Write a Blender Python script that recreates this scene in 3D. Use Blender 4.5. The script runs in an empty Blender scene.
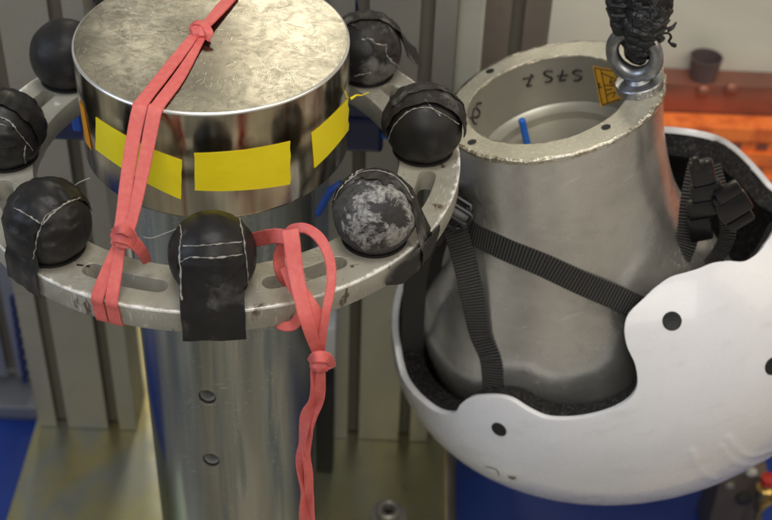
import bpy, bmesh, math, random
from mathutils import Vector, Matrix, noise
from mathutils.bvhtree import BVHTree
from mathutils.geometry import delaunay_2d_cdt
random.seed(7)
PI = math.pi
S = bpy.context.scene
COL = S.collection
V = Vector

# ------------------------------------------------------------------ camera
FPX, PITCH, ROLL = 1350.98, 0.69187, 0.040168
CAM = V((0.1259, -0.81083, 0.47892))
F = V((0, math.cos(PITCH), -math.sin(PITCH)))
R0 = V((1, 0, 0)); U0 = R0.cross(F)
RT = math.cos(ROLL) * R0 + math.sin(ROLL) * U0
UP = -math.sin(ROLL) * R0 + math.cos(ROLL) * U0
cd = bpy.data.cameras.new('camera'); cam = bpy.data.objects.new('camera', cd); COL.objects.link(cam)
M = Matrix((RT, UP, -F)).transposed().to_4x4(); M.translation = CAM; cam.matrix_world = M
cd.sensor_width = 36; cd.sensor_fit = 'HORIZONTAL'; cd.lens = FPX / 772 * 36
cd.clip_start = 0.01; cd.clip_end = 50
cd.dof.use_dof = True; cd.dof.focus_distance = 0.91; cd.dof.aperture_fstop = 7.6
S.camera = cam

# ------------------------------------------------------------------ world and lamps
w = bpy.data.worlds.new('World'); S.world = w; w.use_nodes = True
nt = w.node_tree; bgn = nt.nodes['Background']
tc = nt.nodes.new('ShaderNodeTexCoord'); mp = nt.nodes.new('ShaderNodeMapping'); mp.inputs['Scale'].default_value = (1.6, 1.6, 0.8)
nz = nt.nodes.new('ShaderNodeTexNoise'); nz.inputs['Scale'].default_value = 3.4; nz.inputs['Detail'].default_value = 2
cr = nt.nodes.new('ShaderNodeValToRGB')
e = cr.color_ramp.elements
e[0].position = 0.42; e[0].color = (0.015, 0.015, 0.018, 1)
e[1].position = 0.62; e[1].color = (1.0, 0.95, 0.80, 1)
k = cr.color_ramp.elements.new(0.52); k.color = (0.24, 0.23, 0.21, 1)
nt.links.new(tc.outputs['Generated'], mp.inputs['Vector']); nt.links.new(mp.outputs[0], nz.inputs['Vector'])
nt.links.new(nz.outputs['Fac'], cr.inputs['Fac']); nt.links.new(cr.outputs[0], bgn.inputs['Color'])
bgn.inputs['Strength'].default_value = 0.6

def area(name, loc, target, size, power, color, size_y=None):
    l = bpy.data.lights.new(name, 'AREA'); l.energy = power; l.color = color; l.size = size
    if size_y: l.shape = 'RECTANGLE'; l.size_y = size_y
    o = bpy.data.objects.new(name, l); COL.objects.link(o); o.location = loc
    o.rotation_euler = (V(target) - V(loc)).to_track_quat('-Z', 'Y').to_euler()
    return o
area('ceiling_lamp', (0.2, -0.25, 1.9), (0.15, 0.05, -0.2), 0.9, 19, (1.0, 0.97, 0.92), 0.5)
area('front_fill_light', (0.3, -1.7, 1.7), (0.15, 0, -0.2), 1.7, 22, (1.0, 0.95, 0.88), 1.0)  # added fill from the camera side, brightens the front faces
area('window_light', (-1.9, -0.7, 0.9), (0, 0, -0.1), 0.9, 17, (0.66, 0.79, 1.0), 1.1)
area('work_lamp', (1.9, -0.5, 1.3), (0.2, 0.05, -0.2), 1.3, 14, (1.0, 0.85, 0.66), 1.3)
S.view_settings.view_transform = 'Standard'; S.view_settings.look = 'None'
S.view_settings.exposure = 0.0; S.view_settings.gamma = 1
def mirror_lamp(name, x, y, dist, size, power, color):
    d = (F + RT * (x - 386) / FPX - UP * (y - 260) / FPX); P = CAM + d * (-CAM.z / d.z); d = d.normalized(); r_ = V((d.x, d.y, -d.z))
    return area(name, P + r_ * dist, P, size, power, color)
mirror_lamp('rear_ceiling_lamp', 292, 38, 1.9, .24, 2.9, (1.0, .91, .70))
mirror_lamp('far_ceiling_lamp', 140, 36, 2.4, .16, .9, (1.0, .92, .74))
S.cycles.max_bounces = 8; S.cycles.sample_clamp_indirect = 6
S.cycles.use_denoising = True

# ------------------------------------------------------------------ measuring helpers
def ray(x, y): return (F + RT * (x - 386) / FPX - UP * (y - 260) / FPX)
def atY(x, y, Y): d = ray(x, y); return CAM + d * ((Y - CAM.y) / d.y)
def atZ(x, y, Z): d = ray(x, y); return CAM + d * ((Z - CAM.z) / d.z)
def hit(x, y, bvh, off=0.0, nth=0):
    d = ray(x, y).normalized(); o = CAM.copy()
    for i in range(nth + 1):
        h = bvh.ray_cast(o, d)
        if h[0] is None: return None, None
        o = h[0] + d * 1e-4
    n = h[1] if h[1].dot(d) < 0 else -h[1]
    return h[0] + n * off, n
def cr_interp(P, n):
    """Catmull-Rom through P (tuples of floats of any length), n steps per span"""
    out = []
    for i in range(len(P) - 1):
        a = P[max(i - 1, 0)]; b = P[i]; c = P[i + 1]; d = P[min(i + 2, len(P) - 1)]
        for j in range(n):
            t = j / n
            out.append(tuple(.5 * (2 * b[q] + (c[q] - a[q]) * t + (2 * a[q] - 5 * b[q] + 4 * c[q] - d[q]) * t * t + (3 * b[q] - a[q] - 3 * c[q] + d[q]) * t ** 3) for q in range(len(b))))
    out.append(tuple(P[-1])); return out

# ------------------------------------------------------------------ object helpers
ORG = {}
def tag(o, label=None, cat=None, group=None, kind=None):
    if label: o['label'] = label
    if cat: o['category'] = cat
    if group: o['group'] = group
    if kind: o['kind'] = kind
    return o
def empty(name, loc, label, cat, group=None):
    o = bpy.data.objects.new(name, None); COL.objects.link(o); o.location = loc; o.empty_display_size = .02
    ORG[o] = V(loc); return tag(o, label, cat, group)
def mk(name, verts, faces, mat, parent=None, smooth=True, base=None, mats=None, fmi=None):
    verts = [V(v) for v in verts]
    if parent: og = ORG[parent]
    else:
        og = V(base) if base else V((sum(v.x for v in verts) / len(verts), sum(v.y for v in verts) / len(verts), min(v.z for v in verts)))
    me = bpy.data.meshes.new(name); me.from_pydata([v - og for v in verts], [], faces)
    bm = bmesh.new(); bm.from_mesh(me); bmesh.ops.recalc_face_normals(bm, faces=bm.faces[:]); bm.to_mesh(me); bm.free()
    for m in (mats or [mat]): me.materials.append(m)
    if fmi:
        for p, i in zip(me.polygons, fmi): p.material_index = i
    me.polygons.foreach_set('use_smooth', [smooth] * len(me.polygons))
    if smooth:
        try: me.set_sharp_from_angle(angle=math.radians(38))
        except Exception: pass
    o = bpy.data.objects.new(name, me); COL.objects.link(o); ORG[o] = og
    if parent: o.parent = parent; o.location = (0, 0, 0)
    else: o.location = og
    return o
def bvh(o):
    me = o.data; og = ORG[o]
    return BVHTree.FromPolygons([v.co + og for v in me.vertices], [tuple(p.vertices) for p in me.polygons])
def lathe(prof, c=(0, 0, 0), seg=128, closed=False, rot=None, cap=True):
    """prof = [(r, z)...] about the vertical through c"""
    vs, fs = [], []; c = V(c)
    for r, z in prof:
        for i in range(seg):
            a = 2 * PI * i / seg; v = V((r * math.cos(a), r * math.sin(a), z))
            if rot: v = rot @ v
            vs.append(c + v)
    n = len(prof)
    for j in range(n if closed else n - 1):
        j2 = (j + 1) % n
        for i in range(seg):
            k = (i + 1) % seg; fs.append((j * seg + i, j * seg + k, j2 * seg + k, j2 * seg + i))
    if not closed and cap:
        if prof[0][0] > 0: fs.append(tuple(range(seg))[::-1])
        if prof[-1][0] > 0: fs.append(tuple((n - 1) * seg + i for i in range(seg)))
    return vs, fs
def box(x0, x1, y0, y1, z0, z1, b=0.0):
    bm = bmesh.new(); bmesh.ops.create_cube(bm, size=1)
    for v in bm.verts: v.co = V(((x0 + x1) / 2 + v.co.x * (x1 - x0), (y0 + y1) / 2 + v.co.y * (y1 - y0), (z0 + z1) / 2 + v.co.z * (z1 - z0)))
    if b: bmesh.ops.bevel(bm, geom=bm.edges[:], offset=b, segments=2, affect='EDGES', profile=.6)
    bm.verts.ensure_lookup_table()
    r = ([v.co.copy() for v in bm.verts], [tuple(v.index for v in f.verts) for f in bm.faces]); bm.free(); return r
def join(*parts):
    vs, fs = [], []
    for v, f in parts:
        n = len(vs); vs += list(v); fs += [tuple(i + n for i in q) for q in f]
    return vs, fs
def tube(pts, r, seg=8, closed=False):
    pts = [V(p) for p in pts]; n = len(pts); vs, fs = [], []
    rr = r if isinstance(r, (list, tuple)) else [r] * n
    up = V((.31, .2, .93))
    for i, p in enumerate(pts):
        a = pts[(i - 1) % n] if closed or i else p; b = pts[(i + 1) % n] if closed or i < n - 1 else p
        t = (b - a).normalized(); u = t.cross(up)
        if u.length < .05: u = t.cross(V((1, 0, 0)))
        u.normalize(); v = t.cross(u); up = u.cross(t)
        for k in range(seg):
            q = 2 * PI * k / seg; vs.append(p + rr[i] * (math.cos(q) * u + math.sin(q) * v))
    for i in range(n if closed else n - 1):
        j = (i + 1) % n
        for k in range(seg):
            l = (k + 1) % seg; fs.append((i * seg + k, i * seg + l, j * seg + l, j * seg + k))
    if not closed: fs.append(tuple(range(seg))); fs.append(tuple((n - 1) * seg + k for k in range(seg)))
    return vs, fs
def ribbon(P, N, W, th, sub=8, waves=0.0):
    """flat strap: centre points P, face normals N, widths W, thickness th"""
    if not isinstance(W, (list, tuple)): W = [W] * len(P)
    Q = cr_interp([tuple(p) + tuple(n) + (w_,) for p, n, w_ in zip(P, N, W)], sub)
    vs, fs = [], []; m = len(Q)
    for i, q in enumerate(Q):
        a = V(Q[max(i - 1, 0)][:3]); b = V(Q[min(i + 1, m - 1)][:3]); t = (b - a).normalized()
        n = V(q[3:6]); n = (n - t * n.dot(t)).normalized(); u = t.cross(n); p = V(q[:3]); h = q[6] / 2
        if waves: h *= 1 + waves * noise.noise(p * 180)
        e_ = th / 2; c = min(e_ * .6, h * .2)
        for x, y in ((-h, -e_ + c), (-h + c, -e_), (h - c, -e_), (h, -e_ + c), (h, e_ - c), (h - c, e_), (-h + c, e_), (-h, e_ - c)):
            vs.append(p + u * x + n * y)
    for i in range(m - 1):
        for k in range(8):
            l = (k + 1) % 8; fs.append((i * 8 + k, i * 8 + l, i * 8 + 8 + l, i * 8 + 8 + k))
    fs.append(tuple(range(8))); fs.append(tuple((m - 1) * 8 + k for k in range(8)))
    return vs, fs
def decal(c4, tree, off, nu, nv, th=.0003, jag=0.0, nth=0):
    """thin sheet lying on a surface; corners TL TR BR BL"""
    top, nn = [], []
    for j in range(nv + 1):
        for i in range(nu + 1):
            u, v = i / nu, j / nv
            if jag and i in (0, nu): u += jag * noise.noise(V((c4[0][0], j * 1.7, i)))
            x = (1 - v) * ((1 - u) * c4[0][0] + u * c4[1][0]) + v * ((1 - u) * c4[3][0] + u * c4[2][0])
            y = (1 - v) * ((1 - u) * c4[0][1] + u * c4[1][1]) + v * ((1 - u) * c4[3][1] + u * c4[2][1])
            if len(c4) > 4: y += c4[4] * 4 * u * (1 - u)
            p, n = hit(x, y, tree, off, nth)
            if p is None: p, n = top[-1], nn[-1]
            top.append(p); nn.append(n)
    return sheet(top, nn, nu, nv, th)
def sheet(top, nn, nu, nv, th):
    m = len(top); vs = top + [p - n * th for p, n in zip(top, nn)]; fs = []
    W_ = nu + 1
    for j in range(nv):
        for i in range(nu):
            a = j * W_ + i; q = (a, a + 1, a + W_ + 1, a + W_); fs.append(q); fs.append(tuple(x + m for x in q[::-1]))
    edge = [i for i in range(W_)] + [j * W_ + nu for j in range(1, nv + 1)] + [nv * W_ + i for i in range(nu - 1, -1, -1)] + [j * W_ for j in range(nv - 1, 0, -1)]
    for a, b in zip(edge, edge[1:] + edge[:1]): fs.append((a, a + m, b + m, b))
    return vs, fs

# ------------------------------------------------------------------ materials
class Mat:
    def __init__(s, name, col=(.5, .5, .5), rough=.5, metal=0.0, spec=.5, coat=0.0):
        s.m = bpy.data.materials.new(name); s.m.use_nodes = True; s.t = s.m.node_tree; s.b = s.t.nodes['Principled BSDF']
        s.b.inputs['Base Color'].default_value = (*col, 1); s.b.inputs['Roughness'].default_value = rough
        s.b.inputs['Metallic'].default_value = metal; s.b.inputs['Specular IOR Level'].default_value = spec
        s.b.inputs['Coat Weight'].default_value = coat
        s.co = s.t.nodes.new('ShaderNodeTexCoord').outputs['Object']
    def n(s, typ, **kw):
        x = s.t.nodes.new(typ)
        for k_, v_ in kw.items():
            if hasattr(x, k_) and k_[0].islower(): setattr(x, k_, v_)
            else: x.inputs[k_.replace('_', ' ')].default_value = v_
        return x
    def l(s, a, b): s.t.links.new(a, b)
    def map(s, scale, rot=(0, 0, 0), co=None):
        src = co or s.co
        if any(rot):
            y = s.n('ShaderNodeMapping'); y.inputs['Rotation'].default_value = rot; s.l(src, y.inputs['Vector']); src = y.outputs[0]
        x = s.n('ShaderNodeMapping'); x.inputs['Scale'].default_value = scale
        s.l(src, x.inputs['Vector']); return x.outputs[0]
    def noise(s, scale, detail=4, rough=.55, co=None, dist=0.0):
        x = s.n('ShaderNodeTexNoise'); x.inputs['Scale'].default_value = scale; x.inputs['Detail'].default_value = detail
        x.inputs['Roughness'].default_value = rough; x.inputs['Distortion'].default_value = dist; s.l(co or s.co, x.inputs['Vector']); return x.outputs['Fac']
    def ramp(s, fac, stops, interp='LINEAR'):
        x = s.n('ShaderNodeValToRGB'); x.color_ramp.interpolation = interp; el = x.color_ramp.elements
        while len(el) > 2: el.remove(el[-1])
        for i, (p, c) in enumerate(stops):
            c = c if isinstance(c, tuple) else (c, c, c)
            if i < 2: el[i].position = p; el[i].color = (*c, 1)
            else: q = el.new(p); q.color = (*c, 1)
        s.l(fac, x.inputs['Fac']); return x.outputs[0]
    def mix(s, fac, a, b, mode='MIX'):
        x = s.n('ShaderNodeMix'); x.data_type = 'RGBA'; x.blend_type = mode
        for v_, i in ((fac, 0), (a, 6), (b, 7)):
            if isinstance(v_, (int, float)) and i == 0: x.inputs[0].default_value = v_
            elif isinstance(v_, tuple): x.inputs[i].default_value = (*v_, 1)
            else: s.l(v_, x.inputs[i])
        return x.outputs[2]
    def math(s, op, a, b=0.0):
        x = s.n('ShaderNodeMath'); x.operation = op
        for i, v_ in enumerate((a, b)):
            if isinstance(v_, (int, float)): x.inputs[i].default_value = v_
            else: s.l(v_, x.inputs[i])
        return x.outputs[0]
    def color(s, o): s.l(o, s.b.inputs['Base Color']); return s
    def rough(s, o): s.l(o, s.b.inputs['Roughness']); return s
    def bump(s, o, strength=.3, dist=.001):
        x = s.n('ShaderNodeBump'); x.inputs['Strength'].default_value = strength; x.inputs['Distance'].default_value = dist
        s.l(o, x.inputs['Height'])
        if s.b.inputs['Normal'].is_linked: s.l(s.b.inputs['Normal'].links[0].from_socket, x.inputs['Normal'])
        s.l(x.outputs[0], s.b.inputs['Normal']); return s

def scratches(m, scales=((90, 2600), (110, 2300), (75, 3000), (120, 2500), (100, 2800)), thr=.73):
    """short scratches in many directions: stretched noise at several angles, broken up by a patch mask each"""
    out = None
    for i, (a, b) in enumerate(scales):
        co = m.map((a, b, a), (0, 0, .35 + i * 1.27)); nz_ = m.noise(1.0, 0, .4, co, .12)
        pm = m.ramp(m.noise(24 + 5 * i, 2, .5, m.map((1, 1, 1), (i, 2 * i, .5))), [(.50, 0.0), (.60, 1.0)])
        r = m.mix(1.0, m.ramp(nz_, [(thr, 0.0), (thr + .04, 1.0)]), pm, 'MULTIPLY')
        out = r if out is None else m.mix(1.0, out, r, 'ADD')
    return out

# disc top steel
m = Mat('scratched_steel', rough=.3, metal=1.0)
sc = scratches(m); big = m.noise(13, 5, .6); fine = m.noise(90, 6, .7, dist=.8)
c = m.ramp(big, [(.36, (.09, .087, .075)), (.5, (.165, .158, .135)), (.64, (.26, .248, .21))])
c = m.mix(m.ramp(fine, [(.45, 0.0), (.75, .5)]), c, (.07, .063, .05))
stn = m.noise(55, 6, .75, m.map((1, 1.6, 1), (0, 0, .6)), 1.6); c = m.mix(m.ramp(stn, [(.56, 0.0), (.64, .6)]), c, (.10, .085, .065))
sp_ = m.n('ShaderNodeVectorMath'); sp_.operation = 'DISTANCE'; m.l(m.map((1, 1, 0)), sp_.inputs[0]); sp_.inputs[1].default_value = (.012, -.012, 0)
sm = m.math('ADD', m.math('MULTIPLY', sp_.outputs['Value'], 10.5), m.math('MULTIPLY', m.noise(34, 4, .6), .8)); c = m.mix(m.ramp(sm, [(.60, .78), (1.02, 0.0)]), c, (.10, .092, .075))  # dark middle of the disc: grime plus shade put into the colour
c = m.mix(m.math('MULTIPLY', sc, .55), c, (.62, .58, .47)); m.color(c)
m.rough(m.ramp(m.mix(.5, big, fine), [(.35, .18), (.65, .30)])); m.bump(sc, .4, .0002); m.bump(fine, .02, .0005); m.bump(m.noise(20, 2), .025, .004)
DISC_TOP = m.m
# polished side
m = Mat('polished_steel', (.48, .46, .42), .1, 1.0)
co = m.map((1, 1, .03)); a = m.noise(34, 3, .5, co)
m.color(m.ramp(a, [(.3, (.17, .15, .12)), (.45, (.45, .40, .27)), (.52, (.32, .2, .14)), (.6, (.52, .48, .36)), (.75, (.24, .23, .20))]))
m.rough(m.ramp(m.noise(60, 4), [(.3, .10), (.7, .24)])); m.bump(m.noise(220, 2, .5, m.map((1, 1, .1))), .05, .0004)
DISC_SIDE = m.m
RIM = Mat('bright_rim_steel', (.92, .91, .88), .32, .85).m
# column, zinc yellow passivated; vertical colour streaks also stand in for reflections
m = Mat('zinc_plated_steel', rough=.3, metal=1.0)
co = m.map((1, 1, .05)); a = m.noise(26, 4, .55, co, .4); b = m.noise(70, 3, .5, m.map((1, 1, .08)))
c = m.ramp(a, [(.25, (.10, .12, .14)), (.38, (.30, .31, .27)), (.46, (.44, .42, .33)), (.52, (.50, .50, .46)), (.58, (.2, .24, .26)), (.66, (.50, .48, .38)), (.8, (.20, .16, .14))])
c = m.mix(m.ramp(b, [(.4, 0.0), (.65, .5)]), c, (.17, .2, .21)); c = m.mix(m.ramp(scratches(m, ((900, 60), (600, 60)), .7), [(0, 0.0), (1, .6)]), c, (.7, .7, .62))
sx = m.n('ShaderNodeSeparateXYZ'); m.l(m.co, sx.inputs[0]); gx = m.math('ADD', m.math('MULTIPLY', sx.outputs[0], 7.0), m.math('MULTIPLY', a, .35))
c = m.mix(.5, c, m.ramp(m.math('ADD', gx, .33), [(.0, (.16, .21, .30)), (.22, (.22, .26, .31)), (.40, (.42, .42, .35)), (.60, (.36, .36, .28)), (.78, (.13, .16, .17)), (1.0, (.10, .13, .14))]))  # blue left, olive centre, dark right: reflections put into the colour
m.color(c); m.rough(m.ramp(a, [(.35, .12), (.6, .34)])); m.bump(m.noise(120, 5, .6), .08, .0006)
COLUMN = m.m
# ring: worn grey painted aluminium
m = Mat('worn_grey_paint', rough=.45, metal=0.0)
sep = m.n('ShaderNodeSeparateXYZ'); m.l(m.co, sep.inputs[0])
rr = m.n('ShaderNodeVectorMath'); rr.operation = 'LENGTH'; cx = m.n('ShaderNodeCombineXYZ'); m.l(sep.outputs[0], cx.inputs[0]); m.l(sep.outputs[1], cx.inputs[1]); m.l(cx.outputs[0], rr.inputs[0])
nzv = m.noise(150, 5, .7); blot = m.noise(24, 5, .62)
edge = m.math('ADD', m.math('MULTIPLY', m.math('SUBTRACT', rr.outputs['Value'], .1752), 420.0), m.math('MULTIPLY', m.math('SUBTRACT', nzv, .50), 4.2))
edgez = m.math('MULTIPLY', m.math('GREATER_THAN', sep.outputs[2], .0158), m.math('MINIMUM', m.math('MAXIMUM', edge, 0.0), 1.0))
base = m.ramp(blot, [(.3, (.27, .255, .215)), (.55, (.37, .355, .30)), (.75, (.45, .435, .375))])
dirt = m.ramp(m.noise(75, 4, .6, m.map((1, 1, .5))), [(.62, 0.0), (.68, 1.0)]); base = m.mix(dirt, base, (.11, .08, .055))
chip = m.ramp(m.noise(48, 6, .62), [(.66, 0.0), (.68, 1.0)]); base = m.mix(chip, base, (.66, .64, .57)); base = m.mix(m.ramp(m.noise(330, 3, .6), [(.69, 0.0), (.72, .7)]), base, (.12, .1, .08)); scr_ = scratches(m, ((120, 1100), (140, 1300), (110, 1000)), .71); base = m.mix(m.math('MULTIPLY', scr_, .5), base, (.6, .58, .52))
m.color(m.mix(edgez, base, (.92, .90, .86))); m.b.inputs['Metallic'].default_value = .25
m.rough(m.ramp(nzv, [(.3, .34), (.7, .55)])); pit = m.ramp(m.noise(330, 3, .6), [(.70, 0.0), (.73, 1.0)]); m.bump(pit, -.5, .0005); m.bump(nzv, .25, .0007); m.bump(chip, .3, .0003); m.bump(dirt, -.3, .0004)
RING = m.m
# rubber / tape
def rubber(name, base=(.018, .018, .02), chalk=0.0, rough=.42, sc_=60, center=None, crease=False):
    m = Mat(name, base, rough, 0, .28)
    a = m.noise(sc_, 6, .7, dist=.4); b = m.noise(sc_ * .35, 4, .6)
    msk = m.ramp(m.mix(.5, a, b), [(.56 - chalk * .2, 0.0), (.66 - chalk * .16, 1.0)])
    c = m.mix(m.ramp(b, [(.3, 0.0), (.8, 1.0)]), base, (.026, .024, .023))
    m.color(m.mix(m.math('MULTIPLY', msk, min(1, .07 + chalk * 1.2)), c, (.42, .41, .39)))
    if center:
        dd = m.n('ShaderNodeVectorMath'); dd.operation = 'DISTANCE'; m.l(m.co, dd.inputs[0]); dd.inputs[1].default_value = center
        f1 = m.noise(170, 7, .78, dist=.6); f2_ = m.noise(380, 4, .7)
        q = m.math('ADD', m.math('MULTIPLY', dd.outputs['Value'], 40.0), m.math('MULTIPLY', m.math('SUBTRACT', m.noise(48, 6, .72, dist=.8), .5), 3.0))
        ringm = m.ramp(q, [(.44, .04), (.62, .8), (.9, .7), (1.2, .12)])
        msk2 = m.mix(1.0, ringm, m.ramp(m.mix(.5, f2_, f1), [(.40, .12), (.58, 1.0)]), 'MULTIPLY')
        m.color(m.mix(msk2, c, (.46, .45, .43)))
    m.rough(m.ramp(a, [(.3, rough - .1), (.7, rough + .2)])); m.bump(a, .3, .0006)
    if crease:
        v_ = m.n('ShaderNodeTexNoise'); v_.noise_type = 'RIDGED_MULTIFRACTAL'; v_.inputs['Scale'].default_value = 38; v_.inputs['Detail'].default_value = 4; v_.inputs['Distortion'].default_value = 1.2
        m.l(m.map((1, 1, 1.6), (.3, .5, .2)), v_.inputs['Vector']); m.bump(v_.outputs['Fac'], .45, .0022)
    return m.m
RUBBER = rubber('black_rubber', (.011, .011, .012)); TAPE = rubber('black_cloth_tape', (.008, .008, .009), 0.05, .36, 45, crease=True)
CHALK = rubber('chalky_worn_rubber', (.02, .02, .022), .12, .55, 70, center=(.006, -.0195, .0345)); SCUFF = rubber('scuffed_rubber', (.014, .014, .015), .3, .4, 60); BROWNTAPE = rubber('dusty_brown_tape', (.022, .018, .016), .22, .5, 50, crease=True)
THREAD = Mat('pale_tape_threads', (.34, .33, .30), .8).m
# elastic band
m = Mat('red_elastic_rubber', (.62, .10, .10), .55); a = m.noise(260, 3, .6); b = m.noise(30, 3)
m.color(m.mix(m.ramp(a, [(.4, 0.0), (.8, .4)]), m.ramp(b, [(.3, (.58, .095, .09)), (.7, (.66, .125, .112))]), (.76, .24, .21))); m.bump(a, .18, .0002)
m.b.inputs['Subsurface Weight'].default_value = .08; m.b.inputs['Subsurface Radius'].default_value = (.004, .001, .001)
ELASTIC = m.m
# tapes
m = Mat('yellow_tape', (.93, .76, .01), .5); a = m.noise(700, 2); m.bump(a, .12, .0002); m.bump(m.noise(28, 3, .6), .4, .003)
m.color(m.mix(m.ramp(m.noise(40, 5), [(.4, 0.0), (.8, .35)]), (.94, .78, .012), (.78, .60, .015))); YTAPE = m.m
OTAPE = Mat('orange_tape', (.75, .30, .02), .5).m
# headform cast metal
m = Mat('cast_magnesium', rough=.42, metal=.82)
a = m.noise(16, 5, .6, dist=.3); b = m.noise(110, 5, .65)
sc = scratches(m, ((120, 1500), (150, 1300), (170, 1800)), .72)
c = m.ramp(a, [(.25, (.50, .49, .46)), (.5, (.62, .61, .575)), (.72, (.74, .725, .68))]); c = m.mix(m.ramp(b, [(.56, 0.0), (.8, .25)]), c, (.36, .33, .28)); streak = m.noise(1.0, 3, .6, m.map((14, 14, 160))); c = m.mix(m.ramp(streak, [(.5, 0.0), (.7, .25)]), c, (.72, .70, .65))
gouge = m.ramp(m.noise(1.0, 2, .5, m.map((30, 30, 300), (.25, .5, 0)), .6), [(.70, 0.0), (.73, 1.0)]); c = m.mix(m.math('MULTIPLY', gouge, .6), c, (.85, .83, .78)); m.bump(gouge, -.5, .0006)
m.color(m.mix(m.math('MULTIPLY', sc, .6), c, (.72, .70, .62))); m.rough(m.ramp(a, [(.3, .21), (.7, .35)])); m.bump(b, .12, .0006); m.bump(m.noise(13, 3, .55), .3, .006); m.bump(streak, .15, .0006); m.bump(sc, .3, .0004)
HEAD = m.m
m = Mat('rough_cast_flange', rough=.5, metal=.6); a = m.noise(300, 5, .7); b = m.noise(30, 4)
m.color(m.mix(m.ramp(a, [(.5, 0.0), (.75, .7)]), m.ramp(b, [(.3, (.40, .375, .30)), (.7, (.55, .52, .43))]), (.72, .70, .6))); m.bump(a, .35, .0009); FLANGE = m.m
m = Mat('nicked_bright_edge', rough=.28, metal=1.0); a = m.noise(260, 4, .7)
m.color(m.ramp(a, [(.35, (.42, .37, .27)), (.6, (.85, .80, .66))])); m.bump(a, .8, .002); NICK = m.m
m = Mat('machined_bore', rough=.42, metal=.6)
m.color(m.ramp(m.noise(14, 4), [(.3, (.33, .315, .265)), (.7, (.43, .41, .35))])); m.bump(m.noise(200, 3, .5, m.map((.1, .1, 1))), .08, .0006); BORE = m.m
# helmet
m = Mat('white_helmet_shell', (.72, .725, .755), .16, 0, .5, .3)
a = m.noise(28, 5, .6); m.color(m.mix(m.ramp(a, [(.5, 0.0), (.8, .3)]), (.72, .725, .755), (.64, .64, .655)))
m.rough(m.ramp(m.noise(60, 5), [(.3, .2), (.75, .36)])); spk = m.ramp(m.noise(170, 5, .7), [(.69, 0.0), (.73, .5)]); smg = m.ramp(m.noise(1.0, 4, .65, m.map((22, 22, 60), (.4, .3, 0))), [(.56, 0.0), (.8, .35)])
base_c = m.b.inputs['Base Color'].links[0].from_socket; m.color(m.mix(smg, m.mix(spk, base_c, (.36, .33, .28)), (.46, .44, .42))); m.bump(m.noise(9, 3), .08, .004)
SHELL = m.m
m = Mat('black_helmet_foam', (.012, .012, .013), .85); a = m.noise(420, 4, .7)
m.color(m.ramp(a, [(.5, (.010, .010, .011)), (.68, (.07, .065, .06))])); m.bump(a, .8, .0016); m.b.inputs['Specular IOR Level'].default_value = .2; FOAM = m.m
m = Mat('black_webbing', (.013, .013, .014), .7)
UVW = m
WEB = m.m
PLAST = Mat('black_buckle_plastic', (.009, .008, .009), .3).m
BLACK = Mat('matt_black', (.006, .006, .007), .6).m
HOLE = Mat('dark_bore', (.02, .02, .018), .5, .6).m
INK = Mat('black_marker_ink', (.015, .013, .012), .5).m
BLUEPIN = Mat('blue_plastic_pin', (.01, .13, .55), .35).m
m = Mat('forged_steel', rough=.38, metal=.95); a = m.noise(150, 5, .6); m.color(m.ramp(a, [(.3, (.24, .245, .26)), (.7, (.44, .445, .46))])); m.bump(a, .2, .0006); FORGED = m.m
m = Mat('crumpled_black_tape', (.012, .012, .013), .3); a = m.noise(130, 4, .6, dist=1.5); m.bump(a, .9, .004)
m.color(m.ramp(m.noise(300, 3, .6, dist=.5), [(.62, (.012, .012, .013)), (.74, (.13, .125, .12))])); CRUMP = m.m
# background
def aluprof(name, col):
    m = Mat(name, col, .42, .55); a = m.noise(6, 4, .6); b = m.noise(50, 4, .6)
    m.color(m.mix(m.ramp(b, [(.6, 0.0), (.8, .3)]), m.ramp(a, [(.3, tuple(x * .82 for x in col)), (.7, tuple(min(1, x * 1.15) for x in col))]), (.08, .07, .05)))
    m.rough(m.ramp(a, [(.3, .34), (.7, .5)])); return m.m
ALU = aluprof('anodised_aluminium', (.32, .31, .275)); ALUBLUE = aluprof('cool_anodised_aluminium', (.28, .285, .31)); ALUBROWN = aluprof('brownish_aluminium', (.25, .215, .19))
SLOT = Mat('slot_shadow_steel', (.2, .185, .15), .6, .3).m
m = Mat('yellow_zinc_plate', rough=.3, metal=.9); a = m.noise(5, 4, .6, m.map((1, .4, 1)), .5); b = m.noise(30, 4)
c = m.ramp(a, [(.3, (.40, .41, .34)), (.45, (.47, .45, .25)), (.55, (.38, .40, .36)), (.64, (.50, .45, .23)), (.76, (.50, .38, .28))]); m.color(m.mix(m.ramp(b, [(.5, 0.0), (.8, .3)]), c, (.3, .25, .16))); m.rough(m.ramp(b, [(.3, .26), (.7, .4)])); ZPLATE = m.m
m = Mat('blue_floor_paint', (.012, .035, .22), .4); m.color(m.ramp(m.noise(6, 4), [(.3, (.010, .028, .17)), (.7, (.014, .045, .25))])); BLUEFLOOR = m.m
NAVY = Mat('navy_plastic', (.008, .016, .085), .35).m
BRIGHTBLUE = Mat('bright_blue_plastic', (.01, .10, .55), .4).m
m = Mat('pale_machine_panel', (.5, .5, .4), .35); m.color(m.ramp(m.noise(3, 4, .6, m.map((1, 1, 2)), 1.0), [(.3, (.56, .55, .47)), (.7, (.68, .67, .57))])); PANEL = m.m
m = Mat('red_brown_metal', (.30, .12, .08), .4, .5); m.color(m.ramp(m.noise(7, 4, .6, m.map((1, 1, 4))), [(.35, (.18, .09, .07)), (.65, (.36, .13, .085))])); REDB = m.m
m = Mat('orange_paint', (.70, .12, .02), .5); m.color(m.ramp(m.noise(45, 3, .6, m.map((1, 1, .7))), [(.35, (.66, .13, .03)), (.6, (.95, .24, .05))])); ORANGE = m.m
DARKMET = Mat('dark_machine_steel', (.06, .055, .05), .5, .4).m
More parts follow.
